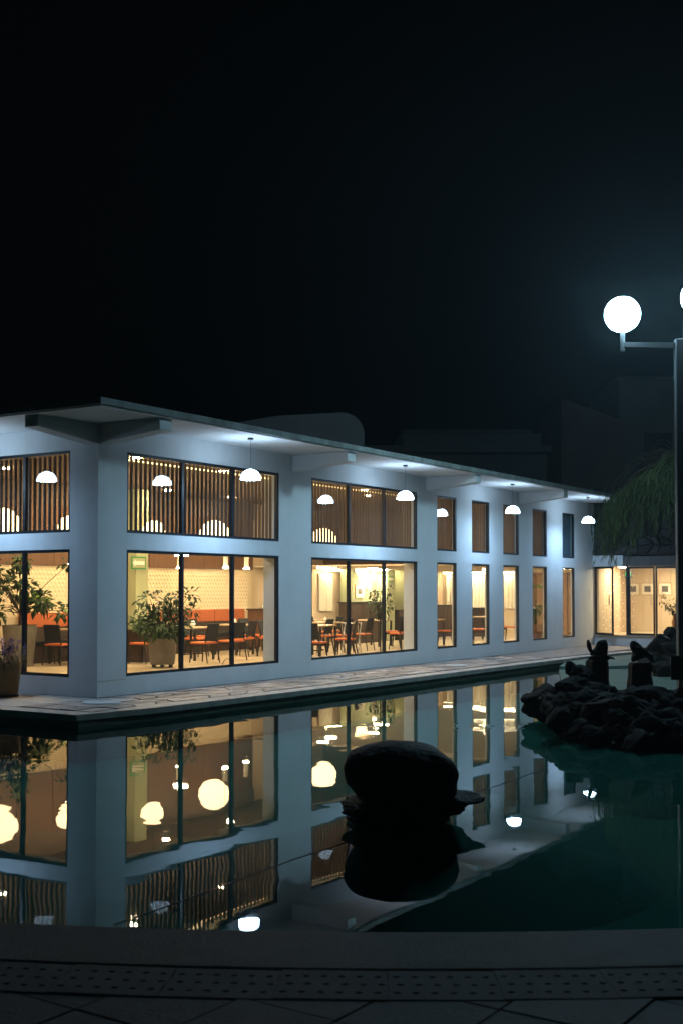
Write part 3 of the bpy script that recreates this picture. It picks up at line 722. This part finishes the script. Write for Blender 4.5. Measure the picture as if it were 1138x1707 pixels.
# tall fig tree in pot, left facade window
e = empty('potted_tree', W(4.5, 6.6, .003), 0, 'leafy tree in a large grey pot behind the left facade window', 'plant')
MB().lathe([(.26, 0), (.27, .01), (.36, .86), (.34, .86), (.33, .80)], 26).build('pot', M['potgrey'], e, smooth=True)
MB().lathe([(.0, .80), (.335, .80)], 20, cap=False).build('soil', M['soil'], e)
rr = random.Random(11); tips = [(rr.uniform(-.75, .95), rr.uniform(-.5, .3), rr.uniform(1.05, 2.35)) for _ in range(26)]
MB().tube([(0, 0, .8), (.03, .02, 1.3), (-.02, 0, 1.8)], [.03, .024, .012], 7).build('trunk', M['stem'], e)
stems((0, 0, 1.1), tips, .012).build('branch', M['stem'], e)
mb = MB()
for tp in tips: bush(mb, 17, tp, .18, .15, .21, .12, rr, .5)
mb.build('foliage', M['leaf'], e)
mb = MB()
for tp in tips[::3]: bush(mb, 5, tp, .18, .12, .17, .09, rr, .5)
mb.build('young_leaves', M['leaflt'], e)
# plant on table, second window
e = empty('potted_plant', W(16.05, 4.75, .756), 0, 'leafy round plant standing on a table, second wide window', 'plant')
MB().lathe([(.10, 0), (.14, .18), (.13, .18), (.12, .15)], 18).build('pot', M['black'], e, smooth=True)
rr = random.Random(17); tips = [(rr.uniform(-.28, .28), rr.uniform(-.28, .28), rr.uniform(.3, .85)) for _ in range(12)]
stems((0, 0, .15), tips, .01).build('stem', M['stem'], e)
mb = MB(); bush(mb, 90, (0, 0, .42), .36, .26, .17, .07, rr)
for tp in tips: bush(mb, 8, tp, .12, .1, .15, .07, rr)
mb.build('foliage', M['leaf'], e)
# monstera, fourth narrow window
e = empty('potted_plant', W(20.9, 2.15, .003), 0, 'plant with big bright green leaf in the fourth narrow window', 'plant')
MB().lathe([(.20, 0), (.24, .55), (.22, .55), (.21, .5)], 20).build('pot', M['wood'], e, smooth=True)
rr = random.Random(23); mb = MB(); ml = MB(); tips = []
for k in range(16):
    a_ = rr.uniform(0, 6.28); h = rr.uniform(.7, 1.45); p = Vector((.22 * math.cos(a_), .22 * math.sin(a_), h)); tips.append(p)
    mb.leaf(p, Vector((math.cos(a_), math.sin(a_), -.2)), Vector((0, 0, 1)), .34, .26, .5)
for k in range(5):
    a_ = R(-70 + 60 * k); p = Vector((.05 * math.cos(a_), .05 * math.sin(a_), 1.7)); tips.append(p)
    ml.leaf(p, Vector((math.cos(a_), math.sin(a_), .1)), Vector((0, 0, 1)), .38, .3, .4)
stems((0, 0, .5), tips, .009).build('stem', M['leaf'], e); mb.build('foliage', M['leaf'], e); ml.build('bright_leaves', M['leaflt'], e)
# sprig in the first narrow window
e = empty('potted_plant', W(17.6, 3.75, .756), 0, 'small green sprig on the table in the first narrow window', 'plant')
o_ = None
MB().lathe([(.05, 0), (.07, .12), (.06, .12)], 14).build('pot', M['potgrey'], e, smooth=True); bush(MB(), 40, (0, 0, .36), .14, .24, .14, .06, random.Random(2)).build('foliage', M['leaf'], e)
e.location = W(17.4, 3.9, .756)
# terrace planter with purple flowers
e = empty('flower_planter', W(-.55, 1.35, .002), 0, 'tan round planter with purple flowers on the terrace at left', 'planter')
MB().lathe([(.20, 0), (.20, .03)], 20).build('saucer', M['frame'], e)
MB().lathe([(.17, .03), (.19, .05), (.245, .50), (.225, .50), (.215, .45)], 28).build('pot', M['pottan'], e, smooth=True)
MB().lathe([(.0, .45), (.218, .45)], 20, cap=False).build('soil', M['soil'], e)
rr = random.Random(31); bush(MB(), 260, (0, 0, .60), .30, .14, .12, .022, rr).build('foliage', M['leaf'], e)
mb = MB()
for k in range(26):
    a_ = rr.uniform(0, 6.28); q = rr.uniform(.05, .32); p = Vector((q * math.cos(a_), q * math.sin(a_), rr.uniform(.64, .84)))
    mb.tube([(p.x * .5, p.y * .5, .5), p], .003, 4)
    for _ in range(9): mb.leaf(p + Vector((rr.gauss(0, .02), rr.gauss(0, .02), rr.gauss(0, .03))), Vector((rr.gauss(0, 1), rr.gauss(0, 1), rr.gauss(0, 1))), Vector((0, 0, 1)), .045, .03, .1)
mb.build('flowers', M['purple'], e)

# ================================================================== ENTRANCE WING
Eb = empty('entrance_wing', W(LEN, 0, 0), ANG, 'rubble-stone entrance block with lit glass doors right of the restaurant', 'building')
# local frame: x along facade axis (deeper), y inwards; the wing front lies on x = 0 and runs towards -y
ZF = .30
MB().box(.0, 7, -6.0, -.001, -.02, ZF - .04).build('plinth', M['paint'], Eb)
MB().box(-.05, 7, -6.0, -.003, ZF - .039, ZF).build('floor', M['floor'], Eb)
MB().box(-.12, .02, -.90, -.001, 2.27, 2.58).build('canopy', M['paint'], Eb)
MB().box(-.03, .10, -6.0, -.902, 2.27, 2.55).build('lintel', M['backwall'], Eb)
MB().box(.11, 7, -6.0, -.004, 2.27, 2.33).build('ceiling', M['ceil'], Eb)
MB().box(3.4, 3.5, -6.0, .55, ZF, 2.27).build('back_wall', M['beige'], Eb)
MB().box(2.0, 3.4, .5, .55, ZF, 2.27).build('side_wall', M['beige'], Eb)
MB().box(.2, 2.0, -.06, -.005, ZF, 2.27).build('side_wall', M['beige'], Eb)
MB().box(2.0, 2.05, -.005, .5, ZF, 2.27).build('side_wall', M['beige'], Eb)
MB().box(-.02, .12, -2.75, -2.42, ZF, 2.27).build('pier', M['backwall'], Eb)
MB().box(-.02, .12, -6.0, -2.75, ZF, 2.27).build('wall', M['backwall'], Eb)
MB().box(.5, .6, -4.6, -2.75, ZF, 2.27).build('side_wall', M['beige'], Eb)
def gdoor(y0, y1, name, hinge=None, ang=0):
    e = empty(name, (0.03, hinge if hinge is not None else y1, ZF), ang); e.parent = Eb
    wd = y1 - y0; m = MB(); f = .045
    m.box(-.02, .02, -wd, 0, 0, .06); m.box(-.02, .02, -wd, 0, 1.90, 1.96); m.box(-.02, .02, -f, 0, .06, 1.90); m.box(-.02, .02, -wd, -wd + f, .06, 1.90)
    return m, wd, f
def door(y0, y1, ang=0, handle=True):
    m, wd, f = None, y1 - y0, .045
    m = MB(); m.box(-.02, .02, -wd, 0, 0, .06); m.box(-.02, .02, -wd, 0, 1.90, 1.96); m.box(-.02, .02, -f, 0, .06, 1.90); m.box(-.02, .02, -wd, -wd + f, .06, 1.90)
    d = m.build('glass_door', M['frame'], Eb); d.location = (.03, y1, ZF); d.rotation_euler[2] = ang
    MB().box(-.004, .004, -wd + f, -f, .06, 1.90).build('pane', GL, d)
    if handle: MB().tube([(-.06, -wd + .1, .85), (-.06, -wd + .1, 1.15)], .014, 8).build('handle', M['steel'], d)
door(-.72, -.02, R(-24)); door(-1.78, -1.02); door(-2.42, -1.80, handle=False)
MB().box(-.01, .07, -1.02, -.95, ZF, 2.265).build('door_post', M['frame'], Eb)
# rubble masonry above: each stone its own piece on a dark bed
bed = MB().box(.0, 6.9, -6.0, -.002, 2.585, 4.55).build('stone_wall', M['mortar'], Eb)
jr = random.Random(41); g_ = {}
def gp(i, j):
    if (i, j) not in g_: g_[(i, j)] = (-.02 - i * .32 + (jr.uniform(-.10, .10) if 0 < i < 15 else 0) - (.14 if j % 2 and i else 0), 2.60 + j * .24 + (jr.uniform(-.07, .07) if 0 < j < 8 else 0))
    return g_[(i, j)]
for i in range(14):
    for j in range(8):
        c = [Vector(gp(i, j)), Vector(gp(i + 1, j)), Vector(gp(i + 1, j + 1)), Vector(gp(i, j + 1))]; ctr = sum(c, Vector((0, 0))) / 4
        q = [ctr + (p - ctr) * .93 for p in c]; q2 = [ctr + (p - ctr) * .78 for p in c]; dp = jr.uniform(.03, .08)
        MB().hexa([(0.01, p.x, p.y) for p in q], [(-dp, p.x, p.y) for p in q2]).build('stone', M['masonry'], bed)
# entrance things
def wing(x, y, z): return W(LEN + x, y, z)
def picture2(y, label):
    e = empty('framed_picture', wing(3.398, y, 1.62), ANG - math.pi / 2, label, 'picture', 'small framed pictures')
    MB().box(-.22, .22, -.02, 0, -.2, .2).build('frame', M['frameart'], e); MB().box(-.19, .19, -.024, -.0205, -.17, .17).build('mount', M['paper'], e); MB().box(-.1, .1, -.028, -.0245, -.09, .09).build('print', M['print'], e)
picture2(.02, 'framed print behind the open glass door, leftmost in the entrance'); picture2(-.45, 'framed print left of the glass door frame in the entrance hall'); picture2(-1.0, 'framed print in the middle of the right glass pane, entrance hall')
e = empty('exit_sign', wing(1.5, -.50, 2.05), ANG - math.pi / 2, 'small dark green hanging sign in the entrance hall', 'sign')
MB().box(-.12, .12, -.02, 0, -.1, .1).build('plate', M['frame'], e); MB().box(-.09, .09, -.024, -.0205, -.03, .06).build('field', M['signgreen'], e); MB().tube([(0, -.01, .1), (0, -.01, .219)], .006, 5).build('rod', M['frame'], e)
for (x, y, lb) in ((1.0, -.55, 'round ceiling light at the left end of the entrance hall'), (1.8, -1.05, 'round ceiling light above the open entrance door'), (2.3, -1.9, 'round ceiling light behind the right entrance pane'), (2.3, -2.35, 'rightmost round ceiling light in the entrance hall')):
    o = MB().lathe([(.13, -.025), (.13, 0)], 18).build('ceiling_light', E_DISC); o.location = wing(x, y, 2.269); tag(o, lb, 'light', 'round lights of the entrance hall')
# glowing dots added to imitate glitter reflected on the open door
e = empty('door_glints', wing(1.6, -.1, ZF + .1), ANG, 'glowing dots added for glitter reflected on the open entrance door', 'lights')
jr = random.Random(8)
for k in range(10):
    x = -1.2 + .28 * k; MB().tube([(x, -.02, .05), (x, -.02, 1.8)], .002, 4).build('wire', M['frame'], e)  # strings made up to carry the glitter dots
    mb = MB()
    for q in range(7): mb.lathe([(.002, -.009), (.009, 0), (.002, .009)], 6, (x + jr.uniform(-.05, .05), -.03, .1 + .25 * q + jr.uniform(-.08, .08)))
    mb.build('glint_dots', E_SPARK, e)['kind'] = 'stuff'
# vase with branches
e = empty('flower_vase', wing(-.02 + .25, -2.28, ZF + .002), 0, 'tall copper vase with twigs and pale blooms right of the entrance doors', 'vase')
MB().lathe([(.06, 0), (.09, .05), (.07, .25), (.095, .38), (.05, .52), (.07, .58), (.06, .58)], 18).build('vase', M['copper'], e, smooth=True)
rr = random.Random(12); tips = [(rr.uniform(-.34, .30), rr.uniform(-.3, .3), rr.uniform(.75, 1.15)) for _ in range(16)]
stems((0, 0, .55), tips, .006).build('stem', M['stem'], e)
mb = MB(); mbp = MB()
for k, tp in enumerate(tips): bush(mb if k % 3 else mbp, 7, tp, .07, .06, .09, .045, rr)
bush(mb, 60, (0, 0, .72), .16, .12, .12, .05, rr); mb.build('foliage', M['leaf'], e); mbp.build('blooms', M['leafyel'], e)

# ================================================================== BUILDINGS BEHIND
def bld(name, loc, label): return empty(name, loc, 0, label, 'building')
e = bld('rooftop_block', (.02, 30, 4.19), 'dark rounded rooftop block rising behind the restaurant roof'); e.rotation_euler[2] = 0
prof = [(-3.0, 0), (-3.0, 1.55), (-1.6, 1.78), (.0, 1.86)] + [(.55 - .55 + .55 * math.sin(R(a_)) + .0, 1.31 + .55 * math.cos(R(a_))) for a_ in range(15, 91, 15)] + [(.55, 0)]
MB().hexa([(x, 0, z) for x, z in prof], [(x, 3.0, z) for x, z in prof]).build('shell', M['backwall'], e)
MB().box(-2.9, .45, -.06, .0, .62, .68).build('ledge', M['backwall'], e)
e = bld('low_far_building', (4.6, 46, -.8), 'dim low building with a stepped flat eave behind the roof')
MB().box(-4, 4.0, 0, 6, 0, 7.6).build('wall', M['backwall'], e); MB().box(-4.4, 4.0, -.9, 6, 7.6, 7.85).build('eave', M['backwall'], e)
MB().box(-2.2, 3.2, .6, 5, 7.85, 8.5).build('parapet', M['backwall'], e); MB().box(-2.4, 2.8, .3, 5.2, 8.5, 8.6).build('coping', M['backwall'], e)
for k in range(3): MB().box(-3 + 2.3 * k, -1.6 + 2.3 * k, -.03, .02, 5.2, 6.6).build('window', M['frame'], e)
e = bld('tall_far_building', (12.0, 43, -.8), 'tall dark reddish building at the right behind the entrance')
MB().hexa([(-4.1, 0, 0), (-2.1, -1.2, 0), (-2.1, 5, 0), (-4.1, 5, 0)], [(-4.1, 0, 9.3), (-2.1, -1.2, 8.3), (-2.1, 5, 8.3), (-4.1, 5, 9.3)]).build('wall', M['redwall'], e)
MB().box(-2.09, 6, -.3, 5, 0, 9.9).build('tower', M['backwall'], e); MB().box(-2.2, 6.1, -.4, 5.1, 9.9, 10.0).build('coping', M['backwall'], e)
for k in range(2): MB().box(-1.2 + 1.8 * k, -.2 + 1.8 * k, -.33, -.28, 6.6, 8.0).build('window', M['frame'], e)

# ================================================================== STREET LAMP
e = empty('street_lamp', (5.66, 20.0, -.1), 0, 'tall steel lamp post with bright white globe lamps', 'street lamp')
MB().box(-.075, .075, -.075, .075, -.45, 5.90).build('post', M['post'], e, bevel=.012)
MB().lathe([(.2, .0), (.2, .03), (.1, .05)], 16).build('base_plate', M['post'], e)
for gx, gz in ((-.95, 6.32), (.335, 6.61)):
    s_ = 1 if gx > 0 else -1; az = 5.80 + (0 if s_ < 0 else .28)
    MB().hexa([(s_ * .076, -.035, az - .05), (s_ * .076, .035, az - .05), (gx + .0, .035, az - .03), (gx, -.035, az - .03)],
              [(s_ * .076, -.035, az + .04), (s_ * .076, .035, az + .04), (gx + .0, .035, az + .05), (gx, -.035, az + .05)]).build('arm', M['post'], e)
    MB().lathe([(.036, gz - .63), (.04, gz - .62), (.04, gz - .27)], 14, (gx, 0, 0)).build('collar', M['post'], e)
    MB().lathe([(.295 * math.sin(R(a_)), gz - .295 * math.cos(R(a_))) for a_ in range(8, 180, 9)], 28, (gx, 0, 0)).build('globe', E_POST, e, smooth=True)
MB().box(.077, .087, -.05, .05, 5.7, 6.2).build('bracket', M['post'], e)

# ================================================================== ROCKS
def rock_mesh(seed, sub=3, amp=.28, fl=.8):
    bm = bmesh.new(); bmesh.ops.create_icosphere(bm, subdivisions=sub, radius=1)
    o = Vector((seed * 7.1, seed * 3.3, seed * 1.7))
    for v_ in bm.verts:
        n = v_.co.normalized(); k = 1 + amp * noise.noise(n * 1.3 + o) + amp * .5 * noise.noise(n * 3.1 + o) + amp * .22 * noise.noise(n * 7 + o) + amp * .12 * noise.noise(n * 15 + o)
        # facet: flatten against a few planes
        p = n * k
        for q in range(5):
            pn = Vector((math.sin(seed + q * 2.4), math.cos(seed * 1.3 + q * 1.9), math.sin(q * 3.1 + seed * .7))).normalized()
            dd = p.dot(pn) - .72
            if dd > 0: p -= pn * dd * .8
        v_.co = Vector((p.x, p.y, p.z * fl))
    me = bpy.data.meshes.new('rock'); bm.to_mesh(me); bm.free()
    me.polygons.foreach_set('use_smooth', [True] * len(me.polygons))
    return me
rmesh = [rock_mesh(s_, 4, .5) for s_ in range(1, 10)]
for me in rmesh: me.materials.append(M['rock'])
isl = empty('rock_island', (3.6, 15.6, -.6), 0, 'dark heap of rough rocks standing in the pool at right', 'rock island')
el = lambda rx, ry, z: [(4.15 + rx * math.cos(R(a_)), 15.75 + ry * math.sin(R(a_)), z) for a_ in range(0, 360, 6)]
tag(MB().hexa(el(3.2, 4.3, -.615), el(1.85, 2.85, -.21)).build('pool_shelf', M['pool'], smooth=True), kind='structure')
tag(MB().prism([(3.3, 17.6), (4.7, 26.0), (7.6, 26.4), (9.5, 24), (9.5, 17.6)], -.7, -.13).build('basin_tier', M['tier']), kind='structure')
tag(MB().prism([(4.72, 26.05), (5.3, 28.2), (6.3, 29.8), (9.6, 33.0), (12, 33), (12, 25), (7.62, 26.45)], -.7, -.06).build('basin_tier', M['tier']), kind='structure')
rr = random.Random(77)
def front_y(x): return 13.5 + (.0 if x > 3.3 else (3.3 - x) ** 1.5 * 1.9)
def rk(x, y, z, s_, fl=1.0): inst('rock', rr.choice(rmesh), M['rock'], (x - 3.6, y - 15.6, z + .6), (rr.uniform(-.5, .5), rr.uniform(-.5, .5), rr.uniform(0, 6.28)), (s_ * rr.uniform(.85, 1.25), s_ * rr.uniform(.85, 1.2), s_ * fl * rr.uniform(.8, 1.1)), isl)
x = 2.74
while x < 5.4:                                   # front rows, stepping up and back
    for (dy, z, s_) in ((.10, -.14, .17), (.32, -.04, .19), (.58, .05, .19), (.85, .10, .20), (1.15, .13, .21), (1.5, .12, .24), (1.9, .08, .26)):
        rk(x + rr.uniform(-.1, .1), front_y(x) + dy + rr.uniform(-.1, .1), z + rr.uniform(-.05, .05), s_ * rr.uniform(.8, 1.2))
    x += .19
for (x, y, z, s_) in ((2.66, 15.55, .12, .30), (2.78, 15.75, .35, .24), (2.95, 16.0, .42, .22), (2.72, 15.35, .0, .3), (3.05, 15.9, .2, .34), (3.3, 16.2, .22, .28),
                      (3.0, 16.2, .50, .13), (2.8, 16.1, .55, .10), (3.5, 16.0, .08, .3), (3.9, 16.1, .05, .32), (4.3, 16.2, .03, .32), (4.7, 16.1, .04, .32), (5.2, 16.2, .1, .34), (2.62, 15.2, -.1, .22), (5.0, 17.2, .0, .4), (4.4, 17.0, -.1, .35), (3.8, 16.9, -.1, .35)):
    rk(x + max(0, .26 - .4 * max(0, x - 2.9)), y, z, s_ * .9)
# rocks beyond, below the entrance
isl2 = empty('rock_pile', (6.6, 24.5, -.45), 0, 'dark rounded rock pile at right edge below the entrance', 'rock pile')
for (x, y, z, s_) in ((6.3, 24.4, .0, .28), (6.55, 24.6, .30, .32), (6.9, 24.4, .2, .42), (7.2, 24.8, .45, .35), (6.2, 24.7, .1, .2), (6.75, 24.2, -.05, .35), (7.2, 24.2, .0, .45), (6.45, 24.0, -.15, .3), (7.0, 24.6, .62, .18), (6.7, 24.5, .58, .15)):
    inst('rock', rr.choice(rmesh), M['rock'], (x - 6.6, y - 24.5, z + .6), (rr.uniform(-.4, .4), rr.uniform(-.4, .4), rr.uniform(0, 6)), (s_, s_, s_ * .9), isl2)
# stacked boulder in the pool, on a sloped submerged footing
ft = lambda r_, z: [(.46 + r_ * 1.15 * math.cos(R(a_)), 9.3 + r_ * math.sin(R(a_)), z) for a_ in range(0, 360, 8)]
tag(MB().hexa(ft(1.7, -.618), ft(.40, -.205)).build('pool_footing', M['pool'], smooth=True), kind='structure')
st = empty('boulder_stack', (.46, 9.25, -.6), 0, 'big smooth dark boulder balanced on flat ledge stones in the pool', 'boulder')
def blob(name, c, rx, ry, rz, seed, amp, power=2.4, shear=0.0):
    bm = bmesh.new(); bmesh.ops.create_icosphere(bm, subdivisions=5, radius=1); o = Vector((seed * 5.3, seed, seed * 2.2))
    for v_ in bm.verts:
        n = v_.co.normalized(); k = (abs(n.x) ** power + abs(n.y) ** power + abs(n.z) ** power) ** (-1 / power)
        p = n * k * (1 + amp * noise.noise(n * 1.6 + o) + amp * .4 * noise.noise(n * 4 + o) + amp * .12 * noise.noise(n * 12 + o))
        v_.co = Vector((c[0] + p.x * rx + shear * p.z, c[1] + p.y * ry, c[2] + p.z * rz))
    me = bpy.data.meshes.new(name); bm.to_mesh(me); bm.free(); me.polygons.foreach_set('use_smooth', [True] * len(me.polygons)); me.materials.append(M['boulder'])
    ob = bpy.data.objects.new(name, me); col.objects.link(ob); ob.parent = st; return ob
blob('boulder', (.0, 0, .775), .425, .36, .25, 2, .07, 2.6, -.04)
blob('ledge_stone', (.02, 0, .56), .46, .38, .075, 5, .22, 2.6)
blob('ledge_stone', (.26, -.02, .60), .33, .25, .055, 8, .22, 2.2, .06)
blob('base_stone', (-.02, .04, .465), .38, .32, .075, 9, .16, 2.6)

# carved stump figures on the island
def figure(name, loc, rz, label, kind):
    e = empty(name, loc, rz, label, 'statue', 'carved figures on the rock island')
    bm = bmesh.new(); prof = [(.17, 0), (.165, .12), (.15, .28), (.155, .40), (.13, .44)]; n = 20
    mb = MB(); vs = []
    for i, (r_, z) in enumerate([(prof[int(k / 3)][0] + (prof[min(int(k / 3) + 1, 4)][0] - prof[int(k / 3)][0]) * (k % 3) / 3, prof[int(k / 3)][1] + (prof[min(int(k / 3) + 1, 4)][1] - prof[int(k / 3)][1]) * (k % 3) / 3) for k in range(13)]):
        for k in range(n):
            a_ = 2 * math.pi * k / n; q = r_ * (1 + .10 * math.sin(5 * a_ + kind) + .08 * noise.noise(Vector((math.cos(a_) * 2, math.sin(a_) * 2, z * 9 + kind * 5))))
            vs.append((q * math.cos(a_), q * math.sin(a_), z))
    fs = [(i * n + k, i * n + (k + 1) % n, (i + 1) * n + (k + 1) % n, (i + 1) * n + k) for i in range(12) for k in range(n)] + [tuple(range(12 * n, 13 * n)), tuple(range(n))[::-1]]
    mb.add(vs, fs).build('stump', M['statue'], e, smooth=True)
    bm.free()
    # seated animal figure grown with a skin
    if kind == 0:
        V = [((.02, 0, .43), .125), ((.05, 0, .56), .105), ((.07, 0, .66), .085), ((.06, -.01, .72), .065), ((-.02, -.02, .54), .045), ((-.09, -.02, .55), .032), ((-.125, -.02, .64), .026), ((-.13, -.02, .72), .016), ((.16, 0, .47), .02), ((.24, 0, .455), .012), ((-.12, 0, .46), .035), ((-.05, .0, .45), .05)]
        Ed = [(0, 1), (1, 2), (2, 3), (1, 4), (4, 5), (5, 6), (6, 7), (0, 8), (8, 9), (0, 11), (11, 10)]
    else:
        V = [((.02, 0, .43), .135), ((.03, 0, .54), .12), ((-.02, 0, .62), .08), ((-.08, 0, .67), .06), ((-.12, 0, .70), .035), ((-.11, .03, .74), .015), ((-.05, .03, .735), .016), ((-.09, -.04, .50), .035), ((-.12, -.04, .45), .03), ((.11, 0, .50), .07)]
        Ed = [(0, 1), (1, 2), (2, 3), (3, 4), (3, 5), (3, 6), (1, 7), (7, 8), (0, 9)]
    me = bpy.data.meshes.new('figure'); me.from_pydata([p for p, _ in V], Ed, []); o = bpy.data.objects.new('figure', me); col.objects.link(o); o.parent = e
    sk = o.modifiers.new('skin', 'SKIN')
    for i, (_, r_) in enumerate(V): me.skin_vertices[0].data[i].radius = (r_, r_)
    me.skin_vertices[0].data[0].use_root = True
    o.modifiers.new('sub', 'SUBSURF').levels = 2; o.modifiers['sub'].render_levels = 2
    tx = bpy.data.textures.new('lump', 'CLOUDS'); tx.noise_scale = .07
    dp = o.modifiers.new('disp', 'DISPLACE'); dp.texture = tx; dp.strength = .035; dp.mid_level = .5
    me.materials.append(M['statue'])
    return e
figure('carved_figure', (3.50, 16.45, .20), R(0), 'carved stone stump with a seated figure raising one arm', 0)
figure('carved_figure', (4.08, 16.45, .16), R(0), 'carved stone stump with a crouching lump-backed animal, right of the other', 1)
# small sign panel on a stem
e = empty('sign_panel', (4.33, 15.2, .20), 0, 'blank dark rectangular sign on a thin stem beside the rocks', 'sign')
MB().box(-.17, .35, -.012, .012, .26, .56).build('panel', M['sign'], e, bevel=.004); MB().box(-.19, .37, .013, .03, .545, .575).build('top_rail', M['sign'], e)
MB().box(-.012, .012, .013, .035, -.25, .5).build('stem', M['sign'], e)

# thin cord floating on the water
pts = []
for k in range(41):
    f_ = k / 40; x = -1.20 + f_ * (2.05 + 1.20); y = 6.35 + f_ * (12.0 - 6.35); pts.append((x + .02 * math.sin(f_ * 17), y + .04 * math.sin(f_ * 9 + 1), ZW + .002))
tag(MB().tube(pts, .0028, 5).build('floating_cord', M['cord']), 'thin pale cord floating across the pool past the boulder', 'cord')

# ================================================================== WEEPING TREE by the entrance
tr = empty('weeping_tree', (7.9, 27.0, -.1), 0, 'drooping willow-like tree hanging over the wall right of the eave', 'tree')
MB().tube([(0, 0, 0), (.05, .05, 1.6), (-.05, .1, 3.2), (-.25, .05, 4.4)], [.16, .13, .10, .05], 10).build('trunk', M['stem'], tr, smooth=True)
rr = random.Random(55); mb = MB(); lm = MB()
for k in range(140):                      # arching fronds that droop at the tips
    a_ = R(rr.choice((180, 180, 180, 150, 210, 230, 120, 0, 270, 90)) + rr.uniform(-24, 24)); st_ = Vector((rr.uniform(-.35, .1), rr.uniform(-.2, .2), rr.uniform(3.7, 4.55)))
    L_ = rr.uniform(.75, 2.15); rise = rr.uniform(.25, .75); drop = rr.uniform(1.0, 2.1) * L_ / 1.5
    pts_ = [st_ + Vector((math.cos(a_) * L_ * (1 - (1 - q / 12) ** 1.5), math.sin(a_) * L_ * .6 * (1 - (1 - q / 12) ** 1.5), rise * math.sin(math.pi * min(q / 12, .5)) * (1 if q < 7 else 1) - drop * (q / 12) ** 2.1)) for q in range(13)]
    lm.tube(pts_, [.012 * (1 - q / 14) for q in range(13)], 4)
    for q in range(3, 13):
        tg = (pts_[q] - pts_[q - 1]).normalized()
        for s2 in range(5):
            pos = pts_[q - 1].lerp(pts_[q], s2 / 5)
            zt_ = 4.95 + .75 * min(0, pos.x + .35); zb_ = 2.35 + min(1, max(0, (pos.x + 1.75) / .7)) * .95 + rr.uniform(-.3, .25)
            if pos.z > zt_ or pos.z < zb_: continue
            d = (tg * .7 + Vector((rr.gauss(0, .45), rr.gauss(0, .45), -.75)))
            mb.leaf(pos, d, Vector((0, 1, 0)), rr.uniform(.14, .30), .022, .12, .04)
lm.build('limbs', M['stem'], tr); mb.build('crown', M['willow'], tr)

# extra long strands at the tree's left side
# ================================================================== volume for the lamp glow: haze
hz = bpy.data.materials.new('bloom_haze'); hz.use_nodes = True; t = hz.node_tree  # scattering air added to imitate lens bloom round the lamps
t.nodes.remove(t.nodes['Principled BSDF'])
pv = t.nodes.new('ShaderNodeVolumePrincipled'); pv.inputs['Color'].default_value = (.70, .90, 1, 1); pv.inputs['Density'].default_value = .0014; pv.inputs['Anisotropy'].default_value = .25
t.links.new(pv.outputs[0], t.nodes['Material Output'].inputs['Volume'])
tag(MB().box(-151, 151, -61, 241, -1.85, 11.0).build('added_haze', hz), kind='stuff')
